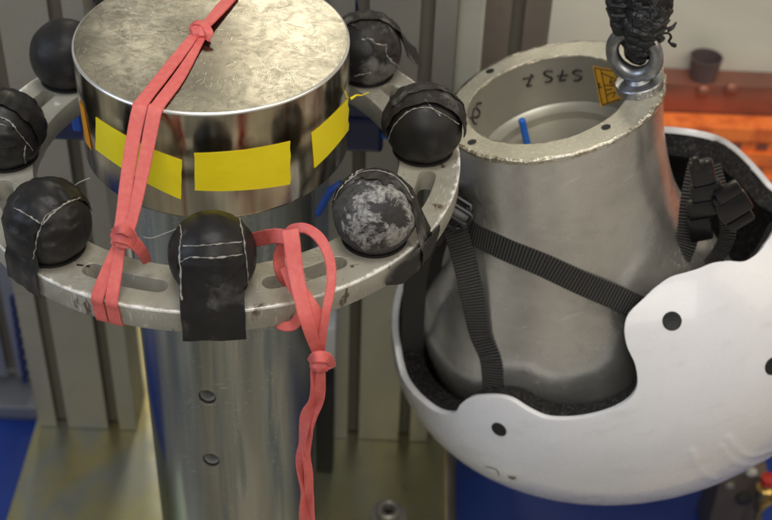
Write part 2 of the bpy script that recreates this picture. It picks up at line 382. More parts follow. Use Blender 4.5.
BROWNMET = Mat('brown_machine_steel', (.17, .14, .11), .5, .5).m
BRASS = Mat('brass', (.65, .45, .15), .3, 1.0).m
REDP = Mat('red_plastic', (.5, .03, .02), .4).m
WHITEP = Mat('off_white_plastic', (.55, .55, .52), .5).m
SMOKY = Mat('smoky_reflection', (.10, .075, .075), .35).m

# ------------------------------------------------------------------ setting
ZP = -0.615
m = Mat('grey_brown_floor', (.3, .275, .24), .55); m.color(m.ramp(m.noise(2.6, 3, .5), [(.40, (.22, .205, .185)), (.5, (.36, .34, .30)), (.62, (.60, .56, .50))])); FLOORM = m.m
def struct(name, vf, mat): o = mk(name, *vf, mat, smooth=False); return tag(o, kind='structure')
struct('floor', box(-2.5, 2.5, -2.2, 2.5, -.80, -.76), FLOORM)
struct('blue_floor_area', join(box(-.62, -.295, .05, .34, -.756, -.752), box(.22, .85, -.05, .9, -.756, -.752)), BLUEFLOOR)
struct('back_wall', box(-2.5, 2.5, 1.45, 1.5, -.758, .1), aluprof('grey_wall_paint', (.30, .30, .29)))
# base plate: octagonal-edged yellow zinc sheet
XPL, XPR = atZ(18, 480, ZP).x, atZ(447, 480, ZP).x
bp = empty('base_plate', (0, .15, ZP), 'yellow zinc plated steel base plate under the column and aluminium profiles', 'base plate')
mk('plate', *box(XPL, XPR, -.10, .45, ZP - .022, ZP, .002), ZPLATE, bp, False)
c = atZ(388, 516, ZP)
vs, fs = lathe([(0.0, .002), (.006, .002), (.0065, .009), (.0105, .0105), (.0125, .009), (.0125, 0), (.019, 0), (.019, -.002)][::-1], (c.x, c.y, ZP + .002), 32)
b_ = empty('socket_screw', (c.x, c.y, ZP), 'round steel socket head screw with washer in the yellow base plate', 'screw')
mk('screw_head', vs, fs, ALU, b_); mk('hex_socket', *lathe([(.006, .0), (.006, .0026)], (c.x, c.y, ZP + .002), 6), BLACK, b_, False)

def profile(name, x0, x1, y, depth, slots, z0, z1, mat, label, group='aluminium profiles behind the ring', g=.0062):
    """extruded section with T-slots on the front face"""
    h = g; pts = [(x0, y + depth), (x0, y)]
    for s_ in slots: pts += [(s_ - h, y), (s_ - h, y + .003), (s_ - h * 2.0, y + .0035), (s_ - h * 2.0, y + .009), (s_ - h, y + .015), (s_ + h, y + .015), (s_ + h * 2.0, y + .009), (s_ + h * 2.0, y + .0035), (s_ + h, y + .003), (s_ + h, y)]
    pts += [(x1, y), (x1, y + depth)]
    n = len(pts); vs = [V((a, b, z0)) for a, b in pts] + [V((a, b, z1)) for a, b in pts]
    fs = [(i, (i + 1) % n, (i + 1) % n + n, i + n) for i in range(n)] + [tuple(range(n)), tuple(range(n, 2 * n))]
    t = empty(name, ((x0 + x1) / 2, y, z0), label, 'profile', group)
    mk('extrusion', vs, fs, mat, t, False)
    for s_ in slots: mk('slot_channel', *box(s_ - h * 1.9, s_ + h * 1.9, y + .0120, y + .0145, z0 + .001, z1 - .001), SLOT, t, False)
    return t
profile('aluminium_profile', -.245, -.139, .20, .055, (-.2195, -.1635), ZP + .001, -.02, ALU, 'wide aluminium profile with two slots behind the left side of the ring')
profile('aluminium_profile', .070, .178, .20, .055, (.0975, .153), ZP + .001, -.02, ALU, 'aluminium profile with two slots between the steel column and the helmet')
profile('aluminium_profile', .208, .268, .29, .05, (.238,), -.70, -.04, ALUBROWN, 'brownish aluminium profile with one slot behind the rim of the headform')
profile('aluminium_profile', -.43, -.300, .36, .05, (-.395, -.325), -.70, -.06, ALUBLUE, 'dark grey aluminium profile at the left edge behind the wide profile')
o = mk('steel_post', *box(.1795, .203, .225, .30, -.70, -.03, .003), aluprof('pale_post_steel', (.62, .63, .57)), smooth=False); tag(o, 'thin pale steel post between the slotted profiles, left of the brownish one', 'post')
o = mk('guard_sheet', *box(-.06, .075, .262, .268, -.60, -.03, .001), ALUBLUE, smooth=False); tag(o, 'grey metal sheet standing behind the steel column', 'metal sheet')
# upper-left cables
for i, (xa, xb) in enumerate(((93, 78), (103, 92))):
    P = [atY(xa, -8, .24), atY((xa + xb) / 2, 20, .24), atY(xb, 60, .24), atY(xb + 2, 130, .23)]
    vs, fs = tube([V(q) for q in cr_interp([tuple(p) for p in P], 6)], .0042)
    o = mk('cable', vs, fs, (NAVY, DARKMET)[i]); tag(o, ('navy blue cable running down behind the upper left edge of the disc', 'dark grey cable beside the navy one behind the disc')[i], 'cable', 'cables behind the disc')
P = [atY(352, -8, .22), atY(356, 20, .22), atY(350, 60, .22), atY(345, 130, .22)]
o = mk('cable', *tube([V(q) for q in cr_interp([tuple(p) for p in P], 6)], .009), NAVY); tag(o, 'thick navy cable running down behind the upper right edge of the disc', 'cable', 'cables behind the disc')
# navy sensor bar behind the column
p0 = atY(36, 128, .12); p1 = atY(384, 120, .12)
nb = empty('sensor_bar', ((p0.x + p1.x) / 2, .14, p0.z), 'navy blue bar with bright blue end caps passing behind the column under the disc', 'bar')
mk('bar_body', *box(p0.x, p1.x, .12, .16, p0.z - .012, p0.z + .022, .004), NAVY, nb, False)
for q in ((38, 148), (77, 120), (386, 128)):
    a = atY(*q, .118); mk('end_cap', *box(a.x - .004, a.x + .004, .114, .1199, a.z - .009, a.z + .005, .002), BRIGHTBLUE, nb, False)
a0 = atY(319, 212, .15); a1 = atY(331, 190, .15)
o = mk('blue_hose', *tube([a0 + V((-.05, 0, -.03)), a0, a1, a1 + V((.01, .0, .008))], .0035), BRIGHTBLUE); tag(o, 'short bright blue hose behind the gap right of the steel column', 'hose')
a = atY(330, 345, .15)
o = mk('white_fitting', *box(a.x - .010, a.x + .006, .14, .17, a.z - .022, a.z + .03, .003), WHITEP); tag(o, 'off white plastic fitting right of the steel column below the ring', 'fitting')
a = atY(326, 400, .16)
o = mk('black_block', *box(a.x - .02, a.x + .008, .15, .18, ZP + .001, a.z + .03, .003), BLACK); tag(o, 'black block behind the right side of the column near the base plate', 'clamp')  # plain black block in the dark gap right of the column
# blue looped hose at left
P = []
for i in range(40):
    y = 296 + i * 2.2; P.append(atY(12 + (y - 296) * .16 + 1.2 * math.sin(i * 1.3), y, .27))
o = mk('coiled_cable', *tube(P, [.0035 + .0014 * math.sin(i * 1.3) for i in range(40)]), NAVY); tag(o, 'thin blue coiled cable at the left edge below the ring', 'cable')
# lower left horizontal profile
a = atY(20, 408, .33); b = atY(20, 440, .33)
t = empty('horizontal_profile', (-.40, .33, b.z), 'grey horizontal aluminium profile at the left edge just above the blue floor', 'profile')
z1, z0 = a.z, b.z; h = z1 - z0
mk('extrusion', *join(box(-.60, -.262, .33, .42, z1 - h * .30, z1, .002), box(-.60, -.262, .338, .42, z1 - h * .64, z1 - h * .30), box(-.60, -.262, .33, .42, z0, z1 - h * .64, .002)), ALUBLUE, t, False)

# right background: machine panel, red-brown rail, orange crate
YB = .52
zt = atY(700, 68, YB).z; zo = atY(700, 104, YB - .02).z; zb = atY(700, 175, YB - .02).z
a = atY(543, 40, YB)
o = mk('machine_panel', *box(a.x, 1.4, YB, YB + .03, zt - .02, .35, .003), PANEL, smooth=False); tag(o, 'pale greenish machine panel at the upper right behind the eye bolt', 'panel')
o = mk('steel_rail', *join(box(.30, 1.4, YB - .035, YB - .002, zo - .01, zt, .002)), REDB, smooth=False); tag(o, 'reddish brown steel rail above the orange crate', 'rail')
for q in ((703, 92), (731, 90)):
    b = atY(*q, YB - .037); mk('rivet', *lathe([(.008, 0), (.008, .002), (.005, .005), (0, .006)], (b.x, YB - .0352, b.z), 16, rot=Matrix.Rotation(PI / 2, 3, 'X')), REDB, o)
cr8 = empty('orange_crate', (.7, YB - .1, zb), 'orange ribbed plastic crate behind the white helmet', 'crate')
rows = []
for i in range(6):
    z_ = zo - .002 - i * (zo - zb) / 6; d = .004 if i % 2 else 0
    rows.append(box(.30, 1.4, YB - .065 + d, YB - .037, z_ - (zo - zb) / 6 + .0005, z_))
mk('crate_wall', *join(*rows), ORANGE, cr8, False)
gr = []
x_ = .36
while x_ < 1.2:
    for i in (1, 3, 5):
        z_ = zo - .002 - (i + .5) * (zo - zb) / 6; gr.append(box(x_, x_ + .012, YB - .0625, YB - .0605, z_ - .004, z_ + .003))
    x_ += .03
[mk('vent_opening', *g_, REDB, cr8, False) for g_ in gr[:60]]
o = mk('dark_machine_base', *box(.30, 1.6, YB - .09, YB + .02, -.755, zb - .001, .004), DARKMET, smooth=False); tag(o, 'dark machine frame behind and below the white helmet', 'machine frame')
# cup shape standing in for a blurred dark reflection on the panel
a = atY(706, 60, YB - .019)
o = mk('cup_reflection', *lathe([(.0, .0), (.0150, 0), (.0175, .022), (.0182, .026), (.017, .026), (.0145, .003), (0, .002)], (a.x, YB - .0187, zt + .0005), 40), SMOKY); tag(o, 'smoky dark cup shape on the red brown rail, in place of a reflection', 'cup reflection')
# clutter bottom right
def P_(x, y, Y): return atY(x, y, Y)
Yc = .19
a = P_(735, 500, Yc)
t = empty('clamp_bracket', (a.x, Yc, a.z - .06), 'brown steel bracket with screws at the lower right corner under the helmet', 'bracket')
mk('bracket_body', *join(box(a.x - .022, a.x + .014, Yc, Yc + .05, a.z - .09, a.z + .045, .003), box(a.x + .014, a.x + .034, Yc + .01, Yc + .05, a.z - .09, a.z + .03, .002)), BROWNMET, t)
for q, mm, r in (((752, 474), WHITEP, .006), ((730, 487), ALU, .006), ((745, 500), DARKMET, .010)):
    b = P_(*q, Yc - .004); mk('screw_head', *lathe([(r, 0), (r, .003), (r * .6, .005), (0, .0055)], (b.x, Yc - .0005, b.z), 20, rot=Matrix.Rotation(PI / 2, 3, 'X')), mm, t)
b = P_(765, 490, Yc - .02); t = empty('brass_fitting', (b.x, Yc - .02, b.z - .02), 'small brass fitting with a red cap at the lower right corner', 'fitting')
mk('brass_body', *lathe([(.007, -.03), (.007, -.012), (.010, -.010), (.010, .004), (.006, .006), (.006, .012), (0, .012)], (b.x, Yc - .02, b.z), 6 * 4), BRASS, t)
mk('red_cap', *lathe([(.008, .0125), (.008, .02), (0, .022)], (b.x, Yc - .02, b.z), 24), REDP, t)
P = [tuple(P_(x, y, Yc - .03)) for x, y in ((772, 500), (762, 508), (758, 518), (764, 530))]
o = mk('chain', *tube([V(q) for q in cr_interp(P, 6)], .004), BRASS); tag(o, 'short brass coloured chain hanging at the lower right corner', 'chain')

# ------------------------------------------------------------------ steel column with disc head
HD = .0855; RC = .0707; RD = .095
col = empty('steel_column', (0, 0, ZP + .001), 'round steel column with a thick scratched disc head and yellow tape', 'column')
vs = [V((r_ * math.cos(2 * PI * i / 160), r_ * math.sin(2 * PI * i / 160), 0)) for r_ in (.04, RD - .0016) for i in range(160)]
fs = [tuple(range(160))] + [(i, (i + 1) % 160, 160 + (i + 1) % 160, 160 + i) for i in range(160)]
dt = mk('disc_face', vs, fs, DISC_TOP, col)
vs, fs = lathe([(RD - .0016, 0), (RD - .0008, -.0002), (RD - .0002, -.0008), (RD, -.0018)], (0, 0, 0), 160)
fs = [q for q in fs if len(q) == 4]
mk('disc_rim', vs, fs, RIM, col)
vs, fs = lathe([(RD, -.0018), (RD, -HD + .003), (RD - .002, -HD), (RC, -HD)], (0, 0, 0), 160); fs = [q for q in fs if len(q) == 4]
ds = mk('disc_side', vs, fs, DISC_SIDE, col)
vs, fs = lathe([(RC, -HD - .0004 - (ZP * -1 - .001 - HD - .0004) * i / 90) for i in range(91)], (0, 0, 0), 128)
T_COL = BVHTree.FromPolygons(vs, fs)
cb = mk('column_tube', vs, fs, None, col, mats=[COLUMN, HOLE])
for q in ((207, 397), (211, 460)):      # drill the two threaded holes
    p, n = hit(*q, T_COL, 0); rot = n.to_track_quat('Z', 'Y').to_matrix()
    cv, cf = lathe([(.0076, .004), (.0074, 0.0), (.0060, -.0014), (.0060, -.016)], p, 40, rot=rot)
    cut = mk('drill', cv, cf, HOLE, col); md = cb.modifiers.new('drill', 'BOOLEAN'); md.object = cut; md.solver = 'EXACT'
    bpy.context.view_layer.update(); me_ = bpy.data.meshes.new_from_object(cb.evaluated_get(bpy.context.evaluated_depsgraph_get()))
    cb.modifiers.clear(); cb.data = me_; bpy.data.objects.remove(cut)
T_SIDE = bvh(ds); T_TOP = bvh(dt)
for i, c4 in enumerate((((96, 117), (182, 160), (181, 199), (96, 149), 4), ((194, 153), (290, 141), (290, 184), (195, 190), 3), ((311, 133), (353, 93), (349.5, 128), (314, 168), 2.5))):
    o = mk('yellow_tape_strip', *decal(c4, T_SIDE, .0004, 24, 6, .0003, .012), YTAPE, col)
mk('orange_tape_strip', *decal(((79.5, 100), (84, 108), (92, 150), (86, 142)), T_SIDE, .0004, 6, 8), OTAPE, col)
# frayed tail of the third tape
a, n = hit(349, 99, T_SIDE, .001)
if a is None: a = V((RD, 0, -.03))
mk('tape_tail', *tube([a, a + V((.004, .003, .0015)), a + V((.008, .002, .0022)), a + V((.013, .002, .005))], [.0012, .0007, .0004, .0003], 6), YTAPE, col)
for q in ((207, 397), (211, 460)):
    p, n = hit(*q, T_COL, 0); rot = n.to_track_quat('Z', 'Y').to_matrix()
    mk('threaded_hole', *lathe([(0.0056, -.0155), (0.0059, -.0140), (0.0055, -.0125), (0.0059, -.011), (0.0055, -.0095), (0.0059, -.008), (0.0055, -.0065), (0.0059, -.005), (0.0055, -.0035), (0.0059, -.002)], p, 28, rot=rot, cap=False), RIM, col)

# ------------------------------------------------------------------ ring
ZR = -.09506; TR = .0175; RO = .1768; RI = .1335
cu = bpy.data.curves.new('ring_outline', 'CURVE'); cu.dimensions = '2D'; cu.fill_mode = 'BOTH'
def spl(pts):
    s_ = cu.splines.new('POLY'); s_.points.add(len(pts) - 1)
    for q, p in zip(s_.points, pts): q.co = (p[0], p[1], 0, 1)
    s_.use_cyclic_u = True
spl([(RO * math.cos(a), RO * math.sin(a)) for a in [2 * PI * i / 220 for i in range(220)]])
spl([(RI * math.cos(a), RI * math.sin(a)) for a in [2 * PI * i / 160 for i in range(160)]])
BPHI = .106
SR, SW, SA = .1545, .0068, .155
for k in range(8):
    ac = -PI / 2 + BPHI + PI / 8 + k * PI / 4; pts = []
    for i in range(13): a = ac - SA + 2 * SA * i / 12; pts.append(((SR + SW) * math.cos(a), (SR + SW) * math.sin(a)))
    for i in range(1, 8):
        t_ = i / 8 * PI; a = ac + SA; ce = V((SR * math.cos(a), SR * math.sin(a))); rd = V((math.cos(a), math.sin(a))); tg = V((-math.sin(a), math.cos(a)))
        p = ce + rd * SW * math.cos(t_) + tg * SW * math.sin(t_); pts.append((p.x, p.y))
    for i in range(13): a = ac + SA - 2 * SA * i / 12; pts.append(((SR - SW) * math.cos(a), (SR - SW) * math.sin(a)))
    for i in range(1, 8):
        t_ = i / 8 * PI; a = ac - SA; ce = V((SR * math.cos(a), SR * math.sin(a))); rd = V((math.cos(a), math.sin(a))); tg = V((-math.sin(a), math.cos(a)))
        p = ce - rd * SW * math.cos(t_) - tg * SW * math.sin(t_); pts.append((p.x, p.y))
    spl(pts)
cu.extrude = TR / 2 - .0006; cu.bevel_depth = .0006; cu.bevel_resolution = 1
tmp = bpy.data.objects.new('tmp', cu); me = bpy.data.meshes.new_from_object(tmp)
bpy.data.objects.remove(tmp); bpy.data.curves.remove(cu); me.name = 'mounting_ring'
for v in me.vertices: v.co.z += TR / 2
me.materials.clear(); me.materials.append(RING)
for p in me.polygons: p.use_smooth = True
me.set_sharp_from_angle(angle=math.radians(30))
ring = bpy.data.objects.new('mounting_ring', me); COL.objects.link(ring); ring.location = (0, 0, ZR - TR); ORG[ring] = V((0, 0, ZR - TR))
tag(ring, 'worn grey metal ring with oval slots carrying the black balls round the column', 'ring')
T_RING = bvh(ring)
mk('scratch_mark', *decal(((77, 264), (90, 265.5), (89.5, 267), (76.5, 265.8)), T_RING, .0002, 4, 2, .0001), INK, ring)
# ------------------------------------------------------------------ balls
BR, BRAD, BZ = .1515, .0283, -.0738
GB = 'black taped balls on the ring'
def sph(c, r, zcut, seg=48, rings=28, lump=.0):
    vs, fs = [], []
    zc = (zcut - c.z) / r; th0 = math.acos(max(-1, min(1, zc)))
    for j in range(rings + 1):
        th = th0 * j / rings
        for i in range(seg):
            a = 2 * PI * i / seg; d = V((math.sin(th) * math.cos(a), math.sin(th) * math.sin(a), math.cos(th)))
            vs.append(c + d * r * (1 + lump * noise.noise(d * 2.2 + c * 40)))
    for j in range(rings):
        for i in range(seg):
            k = (i + 1) % seg; fs.append((j * seg + i, j * seg + seg + i, j * seg + seg + k, j * seg + k))
    fs.append(tuple(rings * seg + i for i in range(seg)))
    return vs, fs
def strip(c, r, az, tilt, width, a0, a1, off, wr=.0006, jag=.06, n=40, m=10, tail=None):
    """tape strip over a ball. runs in the vertical plane of azimuth az, tilted sideways; a0..a1 polar angles (0 = top, + outwards)"""
    o = V((math.cos(az), math.sin(az), 0)); s_ = V((-math.sin(az), math.cos(az), 0)); top, nn = [], []
    rows = []
    for j in range(n + 1):
        a = a0 + (a1 - a0) * j / n; d0 = o * math.sin(a) + V((0, 0, 1)) * math.cos(a)
        rows.append(('s', d0, a))
    path = list(tail or [])
    for j in range(len(rows)):
        a = rows[j][2]; d0 = rows[j][1]
        for i in range(m + 1):
            w_ = (i / m - .5) * width / r + tilt
            if i in (0, m): w_ += jag * noise.noise(V((j * .35, i, c.x * 90)))
            d = d0 * math.cos(w_) + s_ * math.sin(w_)
            rr_ = r + off + wr * (noise.noise(d * 5 + c * 50) + .6 * noise.noise(d * 13 + c * 30))
            top.append(c + d * rr_); nn.append(d)
    nrow = n
    for (dr, z_, wsc) in path:   # dr = distance outwards from the ball centre, absolute z
        for i in range(m + 1):
            x_ = (i / m - .5) * width * wsc + tilt * r + jag * .3 * r * noise.noise(V((z_ * 300, i * .5, c.y * 70)))
            top.append(V((c.x, c.y, 0)) + o * (dr + .0012 * noise.noise(V((z_ * 90, i * .4, c.x * 60)))) + s_ * x_ + V((0, 0, z_))); nn.append(o.copy())
        nrow += 1
    return sheet(top, nn, m, nrow, .0005)
def seam(pts, tree, name, par, r=.00034, off=.0006, mat=None):
    P = []
    for q in cr_interp([tuple(map(float, a)) for a in pts], 7):
        q = (q[0] + 1.0 * noise.noise(V((q[0] * .5, q[1] * .5, 3))), q[1] + 1.0 * noise.noise(V((q[0] * .5, q[1] * .5, 9))))
        p, n = hit(*q, tree, off)
        if p is not None and (not P or (p - P[-1]).length < .02): P.append(p)
    if len(P) > 2:
        rr_ = [r * (.25 + 3.2 * abs(noise.noise(p * 330))) for p in P]
        return mk(name, *tube(P, rr_, 5), mat or THREAD, par)
def redge(x, ytop, dy):
    p = atZ(x, ytop, ZR); r_ = V((p.x, p.y)).length; s_ = (RO + .0014) / r_; q = V((p.x * s_, p.y * s_, ZR + .0008 - dy)); n = V((p.x, p.y, 0)).normalized(); return q, n
spec = {
    0: dict(mat=RUBBER, label='black taped ball at the front of the ring, between the two red bands', tape=TAPE),
    1: dict(mat=CHALK, label='chalky white worn ball with torn tape, just right of the loose red band', tape=BROWNTAPE),
    2: dict(mat=RUBBER, label='black ball under a brownish tape hood beside the rim of the headform', tape=BROWNTAPE),
    3: dict(mat=SCUFF, label='dark ball with pale scuffs half hidden behind the right of the disc', tape=BROWNTAPE),
    -1: dict(mat=RUBBER, label='black ball with bluish tape and a torn flap, left of the tied red band', tape=TAPE),
    -2: dict(mat=RUBBER, label='black taped ball with a pale thread cut off by the left edge', tape=TAPE),
    -3: dict(mat=RUBBER, label='plain smooth bare black ball half hidden behind the left of the disc', tape=TAPE),
}
oe = RO + .0012
for k, sp in spec.items():
    az = -PI / 2 + BPHI + k * PI / 4
    q_ = {0: (212.5, 256), 1: (375, 213), 2: (424, 126), -1: (48, 222), -2: (3, 131), -3: (67, 55), 3: (366, 50)}[k]
    c = atZ(*q_, BZ); az = math.atan2(c.y, c.x)
    t = empty('rubber_ball', (c.x, c.y, ZR), sp['label'], 'ball', GB)
    body = mk('ball', *sph(c, BRAD, ZR + .0004, lump=.03), sp['mat'], t)
    mk('gasket', *lathe([(.0205, .0003), (.0225, .0003), (.0225, .0022), (.0205, .0022)], (c.x, c.y, ZR), 40, closed=True), BLACK, t)
    edge_d = oe - V((c.x, c.y, 0)).length
    tail = [(edge_d * .93, ZR + .006, 1.0), (edge_d + .0002, ZR + .002, 1.0), (edge_d + .0012, ZR - .001, 1.0), (edge_d + .0012, ZR - .008, 1.0), (edge_d + .0014, ZR - .0185, 1.0)]
    tp = sp['tape']
    if k == 0:
        mk('tape_wrap', *strip(c, BRAD, az + PI / 2, 0, .040, -1.35, 1.35, .0006), tp, t)
        mk('tape_strip', *strip(c, BRAD, az, .0, .0405, -1.2, 1.15, .0012, .0003, tail=[(.0287, ZR + .012, 1), (edge_d + .0022, ZR + .004, 1), (edge_d + .0032, ZR - .001, 1), (edge_d + .0032, ZR - .010, 1), (edge_d + .0036, ZR - .0205, 1)]), tp, t)
    elif k == 1:
        for w0, tl, of, wd in ((.25, .30, .0006, .010), (.22, .58, .0014, .011), (.2, .9, .0022, .014)):
            mk('tape_wrap', *strip(c, BRAD, w0, tl, wd, -1.45, 1.35, of, .0008, .05), tp, t)
        P_f, N_f = [], []
        for (x, y, dy, ou) in ((431, 221, .004, .001), (424, 234, .006, .0035), (412, 249, .008, .0045), (399, 261, .011, .0035), (387, 269, .014, .001)):
            p_, n_ = redge(x, y, dy); P_f.append(p_ + n_ * ou); N_f.append(n_)
        mk('tape_flap', *ribbon(P_f, N_f, [.006, .016, .020, .018, .004], .0007, 8, .25), tp, t)
        mk('tape_strip', *strip(c, BRAD, az + .45, .30, .020, -1.3, 1.15, .0014, .0018, .14, tail=[(.0295, ZR + .013, 1.0), (edge_d * 1.1 + .003, ZR + .005, 1.2), (edge_d * 1.1 + .006, ZR - .002, 1.35), (edge_d * 1.1 + .006, ZR - .010, 1.3), (edge_d * 1.1 + .004, ZR - .018, 1.0)]), tp, t)
    elif k == 2:
        mk('tape_strip', *strip(c, BRAD, 0.06, .50, .052, -1.62, 1.62, .0030, .0013, .035), tp, t)
        mk('tape_strip', *strip(c, BRAD, 0.3, .28, .018, -.9, 1.5, .0040, .0010, .05), tp, t)
    elif k == 3:
        mk('tape_wrap', *strip(c, BRAD, az + PI / 2, .1, .022, -1.3, 1.2, .0007, .0012), tp, t)
        mk('tape_strip', *strip(c, BRAD, .15, .48, .036, -1.2, 1.05, .0030, .0013, .04, tail=[(.0335, ZR + .016, 1.0), (.040, ZR + .008, .9), (.045, ZR + .004, .8)]), tp, t)
    elif k == -1:
        mk('tape_wrap', *strip(c, BRAD, az + PI / 2, -.25, .030, -1.5, 1.5, .0007, .0012, .08), tp, t)
        mk('tape_strip', *strip(c, BRAD, az, .0, .034, -1.4, 1.25, .0014, .0012, .08, tail=tail), tp, t)
    elif k == -2:
        mk('tape_wrap', *strip(c, BRAD, az + PI / 2, .1, .030, -1.4, 1.4, .0008, .0012, .07), tp, t)
        mk('tape_strip', *strip(c, BRAD, -.12, .50, .046, -1.6, 1.68, .0030, .0013, .035), tp, t)
    parts = [ch for ch in t.children if ch.name.startswith(('ball', 'tape'))]
    av, af = [], []
    for ch in parts:
        n0 = len(av); og = ORG[ch]; av += [v.co + og for v in ch.data.vertices]; af += [tuple(i + n0 for i in p.vertices) for p in ch.data.polygons]
    tree = BVHTree.FromPolygons(av, af)
    SE = {
        0: [((180, 222), (182, 235), (180, 250), (181, 275), (182, 300)), ((239, 219), (243, 240), (246, 262), (248, 290), (250, 305)), ((184, 246), (200, 246), (220, 244), (241, 242)), ((181, 262), (192, 257), (215, 258), (242, 254))],
        1: [((345, 184), (360, 173), (382, 172), (400, 181), (412, 198)), ((350, 178), (365, 168), (388, 167), (404, 178), (415, 192)), ((335, 200), (343, 185), (352, 178))],
        2: [((388, 142), (395, 125), (410, 111), (427, 108), (442, 114), (458, 124)), ((425, 100), (432, 108), (440, 116))],
        3: [((362, 40), (370, 39), (376, 44), (386, 45)), ((386, 44), (387, 56), (398, 66)), ((354, 76), (362, 74), (371, 72))],
        -1: [((41, 226), (52, 214), (66, 203), (80, 198)), ((41, 226), (37, 240), (34, 258)), ((15, 208), (28, 215), (40, 223)), ((78, 186), (86, 196), (92, 208)), ((41, 224), (47, 215), (60, 207), (74, 200))],
        -2: [((0, 117), (10, 122), (18, 132), (28, 144), (32, 150)), ((25, 145), (24, 156), (26, 168)), ((0, 124), (6, 126))],
        -3: [],
    }[k]
    for s_ in SE: seam(s_, tree, 'tape_seam', t)
# ------------------------------------------------------------------ loose white threads
o = mk('loose_thread', *tube([V(q) for q in cr_interp([tuple(atY(x, y, -.125)) for x, y in ((143, 237), (152, 238), (166, 233), (178, 228), (188, 220))], 5)], .0004, 5), THREAD); tag(o, 'thin pale thread sticking out left of the front ball', 'thread')
o = mk('loose_thread', *tube([V(q) for q in cr_interp([tuple(atY(x, y, -.095)) for x, y in ((74, 186), (80, 182), (90, 178))], 5)], .0004, 5), THREAD); tag(o, 'short pale thread sticking up from the ball left of the tied band', 'thread')

# ------------------------------------------------------------------ red elastic bands
def camn(p): return (CAM - p).normalized()
def onring(x, y): return atZ(x, y, ZR)
eb = empty('elastic_band', tuple(onring(112, 300)), 'flat red elastic band pulled taut over the disc and tied round the ring', 'elastic band', 'red elastic bands')
def run(pts, W, name, par, th=.0016, sub=8):
    P = [p for p, n in pts]; N = [n for p, n in pts]
    return mk(name, *ribbon(P, N, W, th, sub, .05), ELASTIC, par)
UPV = V((0, 0, 1))
def top(x, y, off=.0012): return (atZ(x, y, off), UPV.copy())
def fr(x, y, Y): p = atY(x, y, Y); return (p, camn(p))
def between(x, y, a, b, x0y0, x1y1):
    t_ = (y - x0y0[1]) / (x1y1[1] - x0y0[1]); Y = a + (b - a) * t_; return fr(x, y, Y)
def sidep(x, y):   # hanging from disc rim to ring edge
    a = atZ(145, 106, 0.0012).y; b = atZ(106, 303, ZR).y
    t_ = max(0, min(1, (y - 106) / (303 - 106.))); return fr(x, y, a - .0015 + (b - a) * t_)
run([top(243, -18), top(232, -4), top(216, 14), top(203, 29, .003)], [.0095, .010, .009, .0065], 'band_strand', eb, .0022)
run([top(235, -4, .002), top(222, 10, .0025), top(206, 27, .004)], [.005, .006, .005], 'band_strand', eb)
run([top(199, 29, .004), top(186, 46, .0022), top(165, 73, .0016), top(143, 101, .0016)] + [sidep(139.5, 109)] + [sidep(134, 135), sidep(127, 180), sidep(121, 225), sidep(116, 245)], [.0055, .0080, .0092, .0097, .0096, .0092, .0088, .0082, .0075], 'band_strand', eb)
run([top(203, 36, .0028), top(193, 54, .0010), top(177, 80, .0009), top(159, 104, .0010)] + [sidep(154.5, 112), sidep(148, 145), sidep(140, 185), sidep(131, 225), sidep(124, 245)], [.0046, .0066, .0092, .0096, .0092, .0088, .0080, .0068, .0052], 'band_strand', eb)
# knot on the disc
def blob(c, r, sx, sy, sz, rot=None, mat=None):
    vs, fs = sph(V((0, 0, 0)), 1, -.999, 20, 12, .22)
    vs = [V((v.x * sx, v.y * sy, v.z * sz)) * r for v in vs]
    if rot: vs = [rot @ v for v in vs]
    return [v + c for v in vs], fs
kc = atZ(200, 32, .004); rz = Matrix.Rotation(.9, 3, 'Z')
mk('band_knot', *blob(kc, .001, 6.5, 7.5, 4.6, rz), ELASTIC, eb)
A = [atZ(x, y, z_) for x, y, z_ in ((191, 30, .002), (195, 23, .007), (203, 24, .009), (209, 32, .007), (207, 40, .002))]
mk('band_knot', *ribbon(A, [UPV, UPV, UPV, UPV, UPV], .0058, .0018, 6), ELASTIC, eb)
# tie loop over the ring: loop ribbon at (125,240)
yk = sidep(118, 243)[0].y
run([fr(112, 238, yk - .003), fr(120, 236, yk - .0045), fr(131, 240, yk - .004), fr(142, 252, yk - .001), fr(147, 262, yk + .004)], [.006, .0085, .0085, .0075, .006], 'band_loop', eb, .0018)
run([fr(113, 232, yk - .002), fr(122, 229, yk - .006), fr(132, 235, yk - .004), fr(128, 244, yk - .004), fr(116, 243, yk - .0045)], [.004, .006, .006, .006, .005], 'band_loop', eb, .0018)
# lower part: widens and wraps over the ring edge in two strands
def outer(x, y):  # point on the ring's outer wall
    p, n = hit(x, y, T_RING, .001); return (p, n)
for (xa, xb, xc, w_) in ((117, 110, 98, .0088), (121, 120, 114.5, .0085)):
    a0 = sidep(xa, 246)[0]; p3, n3 = redge(xc, 300, .0); p4, n4 = redge(xc, 300, .006); p5, n5 = redge(xc + 1.5, 300, .0175)
    mid = (a0 * .45 + p3 * .55); lean = V((0, 0, 1)) * .002
    P = [a0, mid + lean, p3 + n3 * .0006 + V((0, 0, .0015)), p4 + n4 * .0005, p5, p5 - n5 * .006 + V((0, 0, -.003)), p5 - n5 * .02 + V((0, 0, -.0028))]
    N = [camn(a0), camn(mid), (n3 + UPV).normalized(), n4, n5, -UPV, -UPV]
    mk('band_strand', *ribbon(P, N, [.006, .0078, w_, w_, w_, w_, w_], .0018, 8), ELASTIC, eb)

